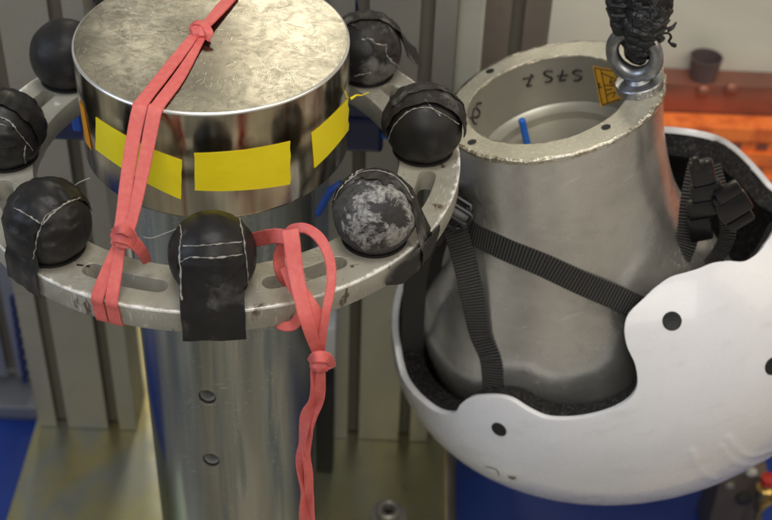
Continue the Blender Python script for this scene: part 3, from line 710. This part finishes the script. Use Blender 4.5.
lb = empty('elastic_band', tuple(atY(300, 300, -.15)), 'slack red elastic band looped through the ring slot with a twisted tail hanging down', 'elastic band', 'red elastic bands')
run([fr(250, 241, -.122), fr(262, 238, -.130), fr(276, 236, -.140), fr(292, 238, -.148)], .0098, 'band_strand', lb, .0018)
run([fr(284, 240, -.140), fr(279, 256, -.142), fr(281, 272, -.146), (atZ(288, 284, ZR - .004), camn(atZ(288, 284, ZR)))], [.006, .0075, .008, .007], 'band_strand', lb, .0018)
run([fr(284, 268, -.158), fr(295, 286, -.170), fr(305, 300, -.1785), fr(315, 316, -.184), fr(321, 334, -.186), fr(320, 358, -.184)], [.006, .0098, .0110, .0105, .0075, .005], 'band_strand', lb, .0018)
run([fr(290, 230, -.152), fr(292, 243, -.158), fr(295, 268, -.168), fr(301, 298, -.181), fr(309, 328, -.190), fr(319, 358, -.188)], [.0104, .0104, .0100, .0096, .0084, .0055], 'band_strand', lb, .0020)
run([fr(286, 236, -.144), fr(293, 229, -.144), fr(307, 229, -.148), fr(321, 240, -.155), fr(330, 261, -.164), fr(331, 285, -.174), fr(326, 312, -.184), fr(322, 340, -.188), fr(320, 360, -.186)], [.005, .0062, .0066, .0068, .0064, .006, .0056, .005, .0042], 'band_loop', lb, .0024)
run([fr(272, 319, -.160), fr(282, 326, -.168), fr(293, 325, -.168), fr(300, 316, -.166)], [.004, .006, .007, .007], 'band_strand', lb, .0018)
mk('band_knot', *blob(atY(321, 364, -.188), .001, 7.2, 6.4, 5.4), ELASTIC, lb)
run([fr(310, 361, -.190), fr(316, 357, -.1955), fr(327, 358, -.1935), fr(333, 366, -.188)], [.004, .007, .007, .004], 'band_knot', lb, .002)
# twisted tail: two strands
def tailr(xs, ph, wbase, name):
    P, N, W_ = [], [], []
    for i, (x, y) in enumerate(xs):
        p = atY(x, y, -.187); cn = camn(p); a = ph + i * .95; side = RT * math.sin(a)
        P.append(p); N.append((cn * (.55 + .45 * abs(math.cos(a))) + side * .75).normalized()); W_.append(wbase * (1 + .12 * math.sin(i * 2.1)))
    mk(name, *ribbon(P, N, W_, .002, 7), ELASTIC, lb)
cl = [(319, 367), (317, 384), (315, 400), (310, 414), (306, 428), (304, 444), (304, 458), (306, 474), (306, 490), (306, 506), (308, 526)]
tailr([(x - 2.2 + 0.6 * math.sin(i * 1.6), y) for i, (x, y) in enumerate(cl)], .3, .0084, 'band_tail')
tailr([(x + 2.5 + (1.5 if i in (2, 3, 9, 10) else 0), y) for i, (x, y) in enumerate(cl)], 1.7, .0078, 'band_tail')

# ------------------------------------------------------------------ headform
NC = V((.2513, .085, -.0918)); NN = V((-.2933, .0489, 1)).normalized()
NU = V((0, 1, 0)).cross(NN).normalized(); NV = NN.cross(NU)
RNO = .0865; RNI = .0633; ICO = V((-.005, .001))
hf = empty('headform', (.29, .09, -.47), 'upside down cast metal headform with open round neck, sitting inside the white helmet', 'headform')
SEG = 144
secs = [  # blend from tilted neck ring to level head; (t along, cx, cy, z, a, b, slope)
    (NC.x, .085, NC.z, .0865, .0865, 1.0), (.2515, .085, -.102, .0865, .0865, 1.0), (.2555, .086, -.13, .0872, .0868, .98), (.262, .087, -.16, .0885, .0885, .95),
    (.2655, .088, -.19, .0955, .092, .85), (.2715, .09, -.215, .1035, .097, .68), (.2795, .092, -.24, .1160, .104, .55), (.289, .094, -.27, .131, .112, .42), (.298, .095, -.295, .140, .118, .35),
    (.302, .096, -.32, .1445, .122, .28), (.306, .097, -.36, .139, .118, .22), (.307, .098, -.40, .124, .106, .2), (.309, .099, -.432, .098, .085, .2), (.311, .1, -.452, .062, .055, .2), (.312, .1, -.46, .02, .018, .2)]
Q = cr_interp(secs, 6)
vs, fs = [], []
for (cx_, cy_, z_, a_, b_2, sl) in Q:
    for i in range(SEG):
        a = 2 * PI * i / SEG; x_ = a_ * math.cos(a); y_ = b_2 * math.sin(a)
        fx = math.sqrt(max(0, 1 - (sl * .2933 / 1.043) ** 2)) if sl > .9 else 1
        x_ *= 1 - .041 * max(0, min(1, (sl - .55) / .43))
        vs.append(V((cx_ + x_, cy_ + y_, z_ + sl * (.2933 * x_ - .0489 * y_))))
n_ = len(Q)
for j in range(n_ - 1):
    for i in range(SEG):
        k = (i + 1) % SEG; fs.append((j * SEG + i, j * SEG + k, (j + 1) * SEG + k, (j + 1) * SEG + i))
fs.append(tuple((n_ - 1) * SEG + i for i in range(SEG)))
hb = mk('headform_body', vs, fs, HEAD, hf)
top_loop = [ (vs[i]) for i in range(SEG)]
# flange: from the outer top edge in to the bore; then bore wall, ledge and floor
def ncirc(r, dz, off=(0, 0)):
    return [NC + NU * (r * math.cos(2 * PI * i / SEG) + off[0]) + NV * (r * math.sin(2 * PI * i / SEG) + off[1]) + NN * dz for i in range(SEG)]
def loops(ls):
    vs, fs = [], []
    for l in ls: vs += l
    for j in range(len(ls) - 1):
        for i in range(SEG):
            k = (i + 1) % SEG; fs.append((j * SEG + i, j * SEG + k, (j + 1) * SEG + k, (j + 1) * SEG + i))
    return vs, fs
def jit(l, amt, s_=150):
    c0 = sum(l, V((0, 0, 0))) / len(l)
    return [p + (p - c0).normalized() * amt * noise.noise(p * s_) + NN * amt * .6 * noise.noise(p * s_ + V((5, 1, 2))) for p in l]
mk('nicked_outer_edge', *loops([[p + V((0, 0, -.0006)) for p in ncirc(RNO + .0001, -.0028)], jit(ncirc(RNO + .0003, -.0004), .0017), jit(ncirc(RNO - .0020, .0006), .0017)]), NICK, hf)
mk('flange', *loops([jit(ncirc(RNO - .0018, .0003), .0008), ncirc(RNO - .006, .0004), ncirc(RNI + .008, .0004, ICO), ncirc(RNI + .001, .0004, ICO)]), FLANGE, hf)
mk('nicked_inner_edge', *loops([jit(ncirc(RNI + .0012, .0005, ICO), .0007), jit(ncirc(RNI + .0002, .0001, ICO), .0007), ncirc(RNI, -.0014, ICO)]), NICK, hf)
bo = mk('bore', *loops([ncirc(RNI, -.0012, ICO), ncirc(RNI, -.02, ICO), ncirc(RNI, -.044, ICO), ncirc(RNI - .003, -.0465, ICO), ncirc(RNI - .010, -.0475, ICO), ncirc(RNI - .0108, -.0535, ICO), ncirc(RNI - .026, -.0545, ICO), ncirc(.002, -.0550, ICO)]), BORE, hf)
T_BORE = bvh(bo); T_HEAD = bvh(hb)
def planeN(x, y, dz=.0008):
    d = ray(x, y); o = NC + NN * dz; t_ = (o - CAM).dot(NN) / d.dot(NN); return CAM + d * t_
RN = Matrix((NU, NV, NN)).transposed()
for q in ((490, 71), (472, 142), (606, 127)):
    p = planeN(*q, .0006); mk('flange_hole', *lathe([(.0036, .0002), (.0028, -.0002), (.0026, -.0002), (0, -.0002)][:3] + [(0, -.0001)], p, 20, rot=RN), BLACK, hf)
# blue pin
p = hit(528, 141, T_BORE)[0]
pb, _ = hit(527, 150, T_BORE); base_ = planeN(527, 143, -.054)
mk('blue_pin', *lathe([(.0030, 0), (.0030, .0235), (.0022, .0245), (0, .0248)], base_ - NN * .001, 20, rot=RN), BLUEPIN, hf)
# marker writing on the bore wall
def stroke(pts, name='marker_writing', w_=.0015):
    P, N = [], []
    for q in cr_interp([tuple(map(float, a)) for a in pts], 4):
        p, n = hit(*q, T_BORE, .0002)
        if p: P.append(p); N.append(n)
    return tube(P, w_ * .62, 6)
W1 = [((532, 74), (529, 82), (527, 86), (532, 85)), ((523, 78.5), (528, 78), (534, 76)),
      ((553, 71.5), (548, 70.5), (544, 73), (547, 76), (552, 78), (550, 81.5), (545, 82)),
      ((563, 70), (561, 77), (560, 80.5), (566, 79.5)), ((557, 76), (562, 75.5), (568, 75)),
      ((582, 71), (577, 70), (573, 72.5), (577, 75), (581.5, 77), (579, 80), (574, 80.5)),
      ((481, 103), (477, 104), (476, 108), (479, 111), (479, 115), (476, 118)), ((474, 108), (472, 116), (473, 122), (476, 124)), ((470, 118), (475, 117))]
mk('marker_writing', *join(*[stroke(s_) for s_ in W1[:6]]), INK, hf); mk('marker_writing', *join(*[stroke(s_) for s_ in W1[6:]]), INK, hf)
st = mk('warning_sticker', *decal(((593, 66), (611, 69), (629, 96), (601, 107)), T_BORE, .0004, 12, 12), Mat('orange_yellow_sticker', (.85, .42, .02), .5).m, hf)
T_ST = bvh(st)
def dl(pts, r=.0004):
    P = [hit(float(x), float(y), T_ST, .0002)[0] for x, y in cr_interp([tuple(map(float, a)) for a in pts], 4)]
    return tube([p for p in P if p], r, 5)
SW_ = [((594.5, 68), (602.5, 105)), ((594.5, 67.5), (612, 71)), ((602, 105), (620, 99)), ((601, 70), (608, 103)), ((602, 73), (616, 79)), ((604, 85), (615, 86), (620, 88)), ((612, 77), (610, 83), (615, 84)), ((597.5, 84), (600, 83), (599, 86), (601.5, 87)), ((598, 88), (602, 87)), ((606, 90), (612, 89)), ((607, 95), (615, 92), (613, 97)), ((610, 82), (618, 80))]
mk('sticker_print', *join(*[dl(s_) for s_ in SW_]), INK, hf)

# ------------------------------------------------------------------ eye bolt with taped sling
EB = planeN(640, 88, .0)
eye = empty('eye_bolt', tuple(EB), 'forged steel lifting eye bolt screwed into the right of the headform rim', 'eye bolt')
EN = NN
fwd = V((CAM.x - EB.x, CAM.y - EB.y, 0)).normalized()
ex = (Matrix.Rotation(-.22, 3, 'Z') @ fwd.cross(V((0, 0, 1)))).normalized() * -1
ex = (ex - NN * ex.dot(NN)).normalized(); ey = NN.cross(ex)
RB = Matrix((ex, ey, NN)).transposed()
mk('collar', *lathe([(.0160, 0), (.0180, .0004), (.0183, .0010), (.0183, .0062), (.0176, .0070), (.010, .0078), (.008, .010), (0, .011)], EB, 48, rot=RB), FORGED, eye)
ctr = EB + NN * .0305
P = [ctr + (ex * math.cos(a) * .0172 + NN * math.sin(a) * .0185) for a in [2 * PI * i / 64 for i in range(64)]]
rads = [.0051 + .0014 * max(0, -math.sin(2 * PI * i / 64)) for i in range(64)]
mk('eye_ring', *tube(P, rads, 20, True), FORGED, eye)
# C15E lettering on the collar side, facing the camera
def glyph(ch):
    G = {'C': [((1, .85), (.6, 1), (.15, .85), (0, .5), (.15, .15), (.6, 0), (1, .15))], '1': [((.25, .8), (.55, 1), (.55, 0))],
         '5': [((.9, 1), (.2, 1), (.12, .55), (.6, .62), (.95, .4), (.85, .1), (.4, 0), (.05, .12))], 'E': [((.95, 1), (.1, 1), (.1, 0), (.95, 0)), ((.1, .52), (.8, .52))]}
    return G[ch]
parts = []
tocam = (CAM - EB); a_c = math.atan2(tocam.dot(ey), tocam.dot(ex)) 
for i, ch in enumerate('C15E'):
    for g in glyph(ch):
        pts = []
        for (gx, gy) in g:
            arc = (-.0035 + i * .0046 + gx * .0035) / .0183
            a = a_c + arc
            pts.append(EB + ex * math.cos(a) * .0183 + ey * math.sin(a) * .0183 + NN * (.0014 + gy * .0042))
        parts.append(tube(pts, .0006, 6))
mk('raised_lettering', *join(*parts), ALU, eye)

sling = empty('taped_sling', tuple(ctr), 'lifting sling wrapped in crumpled black tape, passing through the eye bolt', 'sling')
def crump(P, R_, seg=64, sub=12, amt=.0035, fr_=90, helix=0):
    Q = cr_interp([tuple(p) + (r,) for p, r in zip(P, R_)], sub); pts = [V(q[:3]) for q in Q]
    vs, fs = tube(pts, [q[3] for q in Q], seg); n = len(pts)
    for j in range(n):
        for i in range(seg):
            v = vs[j * seg + i]; c_ = pts[j]; d = (v - c_); f_ = noise.noise(v * fr_) + .6 * noise.noise(v * fr_ * 2.3) + .9 * (.5 - abs(noise.noise(v * fr_ * 1.1 + V((9, 0, 0))) * 2))
            ph_ = (j * .16 + i * 2 * PI / seg / (2 * PI) + .25 * noise.noise(v * 60)) % 1.0
            vs[j * seg + i] = v + d.normalized() * (amt * f_ + helix * (ph_ - .5))
    return vs, fs
c0 = ctr
tp_ = [atY(641, 47, c0.y + .018), atY(640, 43, c0.y + .004), atY(643, 33, c0.y - .004), atY(645, 20, c0.y - .008), atY(648, 6, c0.y - .006), atY(649, -12, c0.y), atY(649, -34, c0.y)]
mk('tape_wrap', *crump(tp_, [.0110, .0120, .0136, .0150, .0160, .016, .016], amt=.0026, fr_=70, helix=.0022), CRUMP, sling)
tp2 = [atY(629, 40, c0.y + .016), atY(627, 30, c0.y + .006), atY(623, 14, c0.y + .002), atY(622, -2, c0.y + .002), atY(623, -30, c0.y + .004)]
mk('tape_wrap', *crump(tp2, [.006, .0085, .0108, .0115, .012], amt=.002, fr_=70, helix=.0016), CRUMP, sling)
P = [tuple(atY(x, y, c0.y)) for x, y in ((660, 34), (668, 33), (671, 37), (669, 42), (676, 46))]
mk('tape_tag', *tube([V(q) for q in cr_interp(P, 4)], [.0010] * 14 + [.0018, .002, .0014], 6), CRUMP, sling)
for (x, y, w_) in ((667, 30, .004),):
    a = atY(x, y, c0.y - .004); d = RT * (1 if x > 640 else -1)
    mk('tape_tag', *ribbon([a, a + d * .004 + UP * .002, a + d * .007 + UP * .006], [camn(a)] * 3, [w_, w_ * .8, .001], .0005, 4), CRUMP, sling)

# ------------------------------------------------------------------ helmet
HC = V((.3380, .10, -.3290)); HA, HBb, HCc, HT = .2092, .1680, .1665, -.335
HM = Matrix(((math.cos(HT), 0, math.sin(HT)), (0, 1, 0), (-math.sin(HT), 0, math.cos(HT))))
HMi = HM.transposed()
def ell(d, s_=1.0, t_=0.0):
    """unit local dir -> world point on the (offset) ellipsoid"""
    return HC + HM @ V((d.x * (HA - t_), d.y * (HBb - t_), d.z * (HCc - t_)))
def ellhit(x, y, far=False):
    d = HMi @ ray(x, y); o = HMi @ (CAM - HC); s_ = V((1 / HA, 1 / HBb, 1 / HCc))
    d = V((d.x * s_.x, d.y * s_.y, d.z * s_.z)); o = V((o.x * s_.x, o.y * s_.y, o.z * s_.z))
    A = d.dot(d); B = o.dot(d); C_ = o.dot(o) - 1; D = B * B - A * C_
    if D < 0: D = 0
    t_ = (-B + math.sqrt(D)) / A if far else (-B - math.sqrt(D)) / A
    u = o + d * t_; return u.normalized()
def st(u):  # stereographic-like, pole = -z local
    th = math.acos(max(-1, min(1, -u.z))); a = math.atan2(u.y, u.x); return V((th * math.cos(a), th * math.sin(a)))
def ist(q):
    th = q.length; a = math.atan2(q.y, q.x); return V((math.sin(th) * math.cos(a), math.sin(th) * math.sin(a), -math.cos(th)))
near = [(395, 346), (397.5, 362), (402, 377), (411, 391), (422, 402), (438, 412.5), (454, 413.5), (461, 404), (472, 397.5), (492, 396.5), (510, 400), (528, 411), (545, 418.5), (565, 420), (592, 416.5), (615, 409), (631, 398), (637.5, 384), (635, 364), (627, 346), (624.5, 328), (629, 313), (642, 300), (657, 286), (676, 275), (707, 265), (726, 261), (743, 261.5), (757, 254), (768.5, 238.5), (776, 223), (785, 209), (793, 199)]
farp = [(784, 193), (772, 184), (757, 167), (734, 146), (711, 129), (692, 121.5), (672, 121)]
dom = [st(ellhit(*q)) for q in near]
fd = [st(ellhit(*q, True)) for q in farp]
# close on the hidden side by azimuth
a_s = math.atan2(fd[-1].y, fd[-1].x); a_e = math.atan2(dom[0].y, dom[0].x)
if a_e < a_s: a_e += 2 * PI
hid = []
r_s, r_e = fd[-1].length, dom[0].length
for i in range(1, 12):
    t_ = i / 12; a = a_s + (a_e - a_s) * t_; r_ = r_s + (r_e - r_s) * t_ + .05 * math.sin(t_ * PI)
    hid.append(V((r_ * math.cos(a), r_ * math.sin(a))))
poly = [tuple(p) for p in dom + fd + hid]
poly = cr_interp(poly + [poly[0]], 5)[:-1]
poly = [V(p) for p in poly]
k0 = (len(dom) - 4) * 5
for it in range(14):     # fair the far side of the rim
    q_ = list(poly)
    for i in range(k0, len(poly) - 8): q_[i] = poly[i] * .5 + (poly[i - 1] + poly[(i + 1) % len(poly)]) * .25
    poly = q_
def inside(q, P):
    c_ = False; n = len(P); j = n - 1
    for i in range(n):
        if (P[i].y > q.y) != (P[j].y > q.y) and q.x < (P[j].x - P[i].x) * (q.y - P[i].y) / (P[j].y - P[i].y) + P[i].x: c_ = not c_
        j = i
    return c_
def dome(poly, step, t_, name, mat, par, thick, rim, bump_=None):
    pts = list(poly); m_ = len(pts)
    mnx = min(p.x for p in pts); mxx = max(p.x for p in pts); mny = min(p.y for p in pts); mxy = max(p.y for p in pts)
    y = mny; r_ = 0
    while y < mxy:
        x = mnx + (step / 2 if r_ % 2 else 0)
        while x < mxx:
            q = V((x, y))
            if inside(q, poly) and min((q - p).length_squared for p in poly) > (step * .55) ** 2: pts.append(q)
            x += step
        y += step * .866; r_ += 1
    if bump_:
        for L in RID:
            for p in L:
                for k in range(14):
                    a = k * 2.4; d_ = .004 + .0045 * k
                    q = p + V((math.cos(a), math.sin(a))) * d_
                    if inside(q, poly) and all((q - o_).length_squared > .003 ** 2 for o_ in pts[-400:]): pts.append(q)
    res = delaunay_2d_cdt(pts, [(i, (i + 1) % m_) for i in range(m_)], [], 1, 1e-6)
    v2, _, f2 = res[0], res[1], res[2]
    vs = [ell(ist(q), 1, t_ - (bump_(ist(q)) if bump_ else 0)) for q in v2]
    o = mk(name, vs, [tuple(f) for f in f2], mat, par)
    for pl in o.data.polygons: pl.use_smooth = True
    # face normals outwards
    bm = bmesh.new(); bm.from_mesh(o.data)
    s0 = sum((f.normal.dot((f.calc_center_median() + ORG[o]) - HC) for f in bm.faces))
    if s0 < 0: bmesh.ops.reverse_faces(bm, faces=bm.faces[:])
    bm.to_mesh(o.data); bm.free()
    md = o.modifiers.new('thickness', 'SOLIDIFY'); md.thickness = thick; md.offset = -1; md.use_even_offset = True; md.use_quality_normals = True
    bv = o.modifiers.new('edge', 'BEVEL'); bv.width = rim; bv.segments = 3; bv.limit_method = 'ANGLE'; bv.angle_limit = math.radians(50)
    return o
hel = empty('helmet', (HC.x, HC.y, -.53), 'upside down white helmet with black foam lining and chin straps round the metal headform', 'helmet')
# raised ridges at the crown side, as in the photo
RID = [ [st(ellhit(*q)) for q in L] for L in ([(722, 447), (730, 458), (742, 464), (757, 463), (772, 456)], [(728, 438), (738, 450), (752, 456), (772, 450)], [(692, 452), (697, 465), (705, 474), (716, 479)]) ]
RID = [[V(q) for q in cr_interp([tuple(p) for p in L], 6)] for L in RID]
def ridge(u):
    q = st(u); o_ = 0
    for L in RID:
        d = min((q - p).length for p in L)
        o_ += .0009 * math.exp(-(d / .026) ** 2)
    return o_
shell = dome(poly, .022, 0, 'shell', SHELL, hel, .0056, .0020, ridge)
cen = V((sum(p.x for p in poly) / len(poly), sum(p.y for p in poly) / len(poly)))
poly2 = [p + (cen - p).normalized() * .012 for p in poly]
liner = dome(poly2, .05, .0048, 'foam_liner', FOAM, hel, .020, .003)
# rivets
for q, r_ in (((672, 321), .0068), ((499, 429.5), .0062), ((773, 366), .0068)):
    u = ellhit(*q); p = ell(u); n = (HM @ V((u.x / HA, u.y / HBb, u.z / HCc))).normalized(); rot = n.to_track_quat('Z', 'Y').to_matrix()
    rv = mk('rivet', *lathe([(r_ * 1.1, -.001), (r_ * 1.1, .0003), (r_, .0007), (r_ * .75, .0004), (0, .0001)], p, 28, rot=rot), BLACK, hel)
# scuff marks
T_SH = BVHTree.FromPolygons([v.co + ORG[shell] for v in shell.data.vertices], [tuple(p.vertices) for p in shell.data.polygons])
def scuff(pts, r): 
    P = [hit(float(x), float(y), T_SH, .0001)[0] for x, y in cr_interp([tuple(map(float, a)) for a in pts], 5)]
    return tube([p for p in P if p], r, 6)
mk('scuff_mark', *join(scuff(((486, 467), (491, 467.5), (497, 470), (499, 475)), .0006), scuff(((509, 476), (513, 478), (515, 477)), .0016)), Mat('olive_scuff', (.13, .12, .06), .6).m, hel)
# ---- straps
co = UVW
def webmat():
    m = UVW; wv = m.n('ShaderNodeTexWave'); wv.wave_type = 'BANDS'; wv.bands_direction = 'X'; uv = m.n('ShaderNodeUVMap')
    wv.inputs['Scale'].default_value = 1.0; wv.inputs['Distortion'].default_value = 0.4; wv.inputs['Detail'].default_value = 1
    m.l(uv.outputs[0], wv.inputs['Vector'])
    m.bump(wv.outputs['Fac'], 1.0, .0012)
    m.color(m.ramp(wv.outputs['Fac'], [(.2, (.006, .006, .006)), (.9, (.062, .060, .057))]))
webmat()
def strap(pts, W_, name='chin_strap', th=.0020, par=hel, sub=8):
    P = [p for p, n in pts]; N = [n for p, n in pts]
    vs, fs = ribbon(P, N, W_, th, sub); o = mk(name, vs, fs, WEB, par)
    # uv: x runs with the length
    uvl = o.data.uv_layers.new(name='UVMap'); n = len(vs) // 8; L = [0.0]
    cs = [sum((V(vs[i * 8 + k]) for k in range(8)), V((0, 0, 0))) / 8 for i in range(n)]
    for i in range(1, n): L.append(L[-1] + (cs[i] - cs[i - 1]).length)
    for lp in o.data.loops:
        vi = lp.vertex_index; uvl.data[lp.index].uv = (L[vi // 8] * 330 / 6.283 * 2.2, (vi % 8) / 8)
    return o
def onhead(x, y, off=.002):
    p, n = hit(x, y, T_HEAD, off)
    if p is None: p = atY(x, y, .085); n = camn(p)
    return p, (n * .6 + camn(p) * .4).normalized()
def f2(x, y, Y): p = atY(x, y, Y); return p, camn(p)
strap([f2(452, 214, .03), onhead(468, 226, .004), onhead(500, 245), onhead(540, 262), onhead(580, 281), onhead(615, 296, .003), onhead(632, 304, .002), onhead(648, 312, -.006), onhead(662, 320, -.016)], .0195)
strap([f2(450, 214, .03), f2(460, 245, .022), f2(470, 285, .012), onhead(482, 330, .004), onhead(492, 360), onhead(495, 398, .003), onhead(494, 420, .003)], .0190)
strap([f2(428, 236, .03), f2(418, 262, .03), f2(414, 300, .042), f2(413, 335, .058), f2(414, 365, .080), f2(422, 395, .10)], .0195)
strap([f2(440, 232, .045), f2(432, 262, .055), f2(430, 300, .075), f2(430, 340, .098), f2(429, 372, .106), f2(434, 400, .11)], .0170)
strap([f2(462, 190, .055), f2(455, 205, .035), f2(440, 225, .03), f2(430, 240, .03)], .018)
def slab(c, ax, ay, w_, h_, d_, b=.0015, hole=0):
    w_ *= 1.12; h_ *= 1.15; b *= 1.5; b = min(b, w_ * .3, h_ * .3, d_ * .3)
    an = ax.cross(ay).normalized(); vs, fs = box(-w_ / 2, w_ / 2, -h_ / 2, h_ / 2, -d_ / 2, d_ / 2, b)
    return [c + ax * v.x + ay * v.y + an * v.z for v in vs], fs
def loopbar(c, ax, ay, w_, h_, r_):
    pts = []
    for (sx, sy) in ((-1, -1), (1, -1), (1, 1), (-1, 1)): pts.append(c + ax * sx * w_ / 2 + ay * sy * h_ / 2)
    out = []
    for i in range(4):
        a = pts[i]; b = pts[(i + 1) % 4]
        for t_ in (.12, .5, .88): out.append(a.lerp(b, t_))
    return tube(out, r_, 8, True)
c_ = atY(456, 213, .022); ax = (RT * .8 + UP * -.5).normalized(); ay = (UP * .8 + RT * .5).normalized()
mk('strap_adjuster', *join(loopbar(c_, ax, ay, .018, .022, .0022), loopbar(c_ + F * -.003, ay, ax, .010, .024, .002), slab(c_, ax, ay, .020, .008, .005)), PLAST, hel)
# side release buckle on the right, hanging in front of the lining
Yq = .045
def bk(x, y, Y=Yq): return atY(x, y, Y)
strap([f2(700, 160, .07), f2(694, 185, .055), f2(690, 210, .045), f2(687, 240, .04), f2(680, 262, .04), f2(690, 275, .05)], .017, 'buckle_strap')
strap([f2(712, 165, .065), f2(722, 200, .05), f2(728, 232, .045), f2(716, 258, .05), f2(700, 272, .05)], .013, 'buckle_strap')
parts = []
a1 = (bk(701, 165) - bk(709, 205)).normalized(); a2 = camn(bk(700, 190)).cross(a1).normalized()
for (x, y, w_, h_, d_) in ((702, 172, .017, .018, .009), (706, 190, .022, .013, .010), (702, 207, .021, .014, .009), (700, 228, .016, .020, .007)):
    parts.append(slab(bk(x, y, .035), a2, a1, w_, h_, d_, .0018))
parts.append(slab(bk(696, 163, .033), a2, a1, .005, .009, .006, .001)); parts.append(slab(bk(709, 166, .033), a2, a1, .005, .009, .006, .001))
b1 = (bk(722, 190) - bk(742, 222)).normalized(); b2 = camn(bk(730, 205)).cross(b1).normalized()
for (x, y, w_, h_, d_) in ((728, 192, .018, .010, .008), (733, 206, .024, .016, .010), (740, 220, .020, .008, .008), (722, 207, .008, .020, .009)):
    parts.append(slab(bk(x, y, .030), b2, b1, w_, h_, d_, .0018))
mk('buckle', *join(*parts), PLAST, hel)
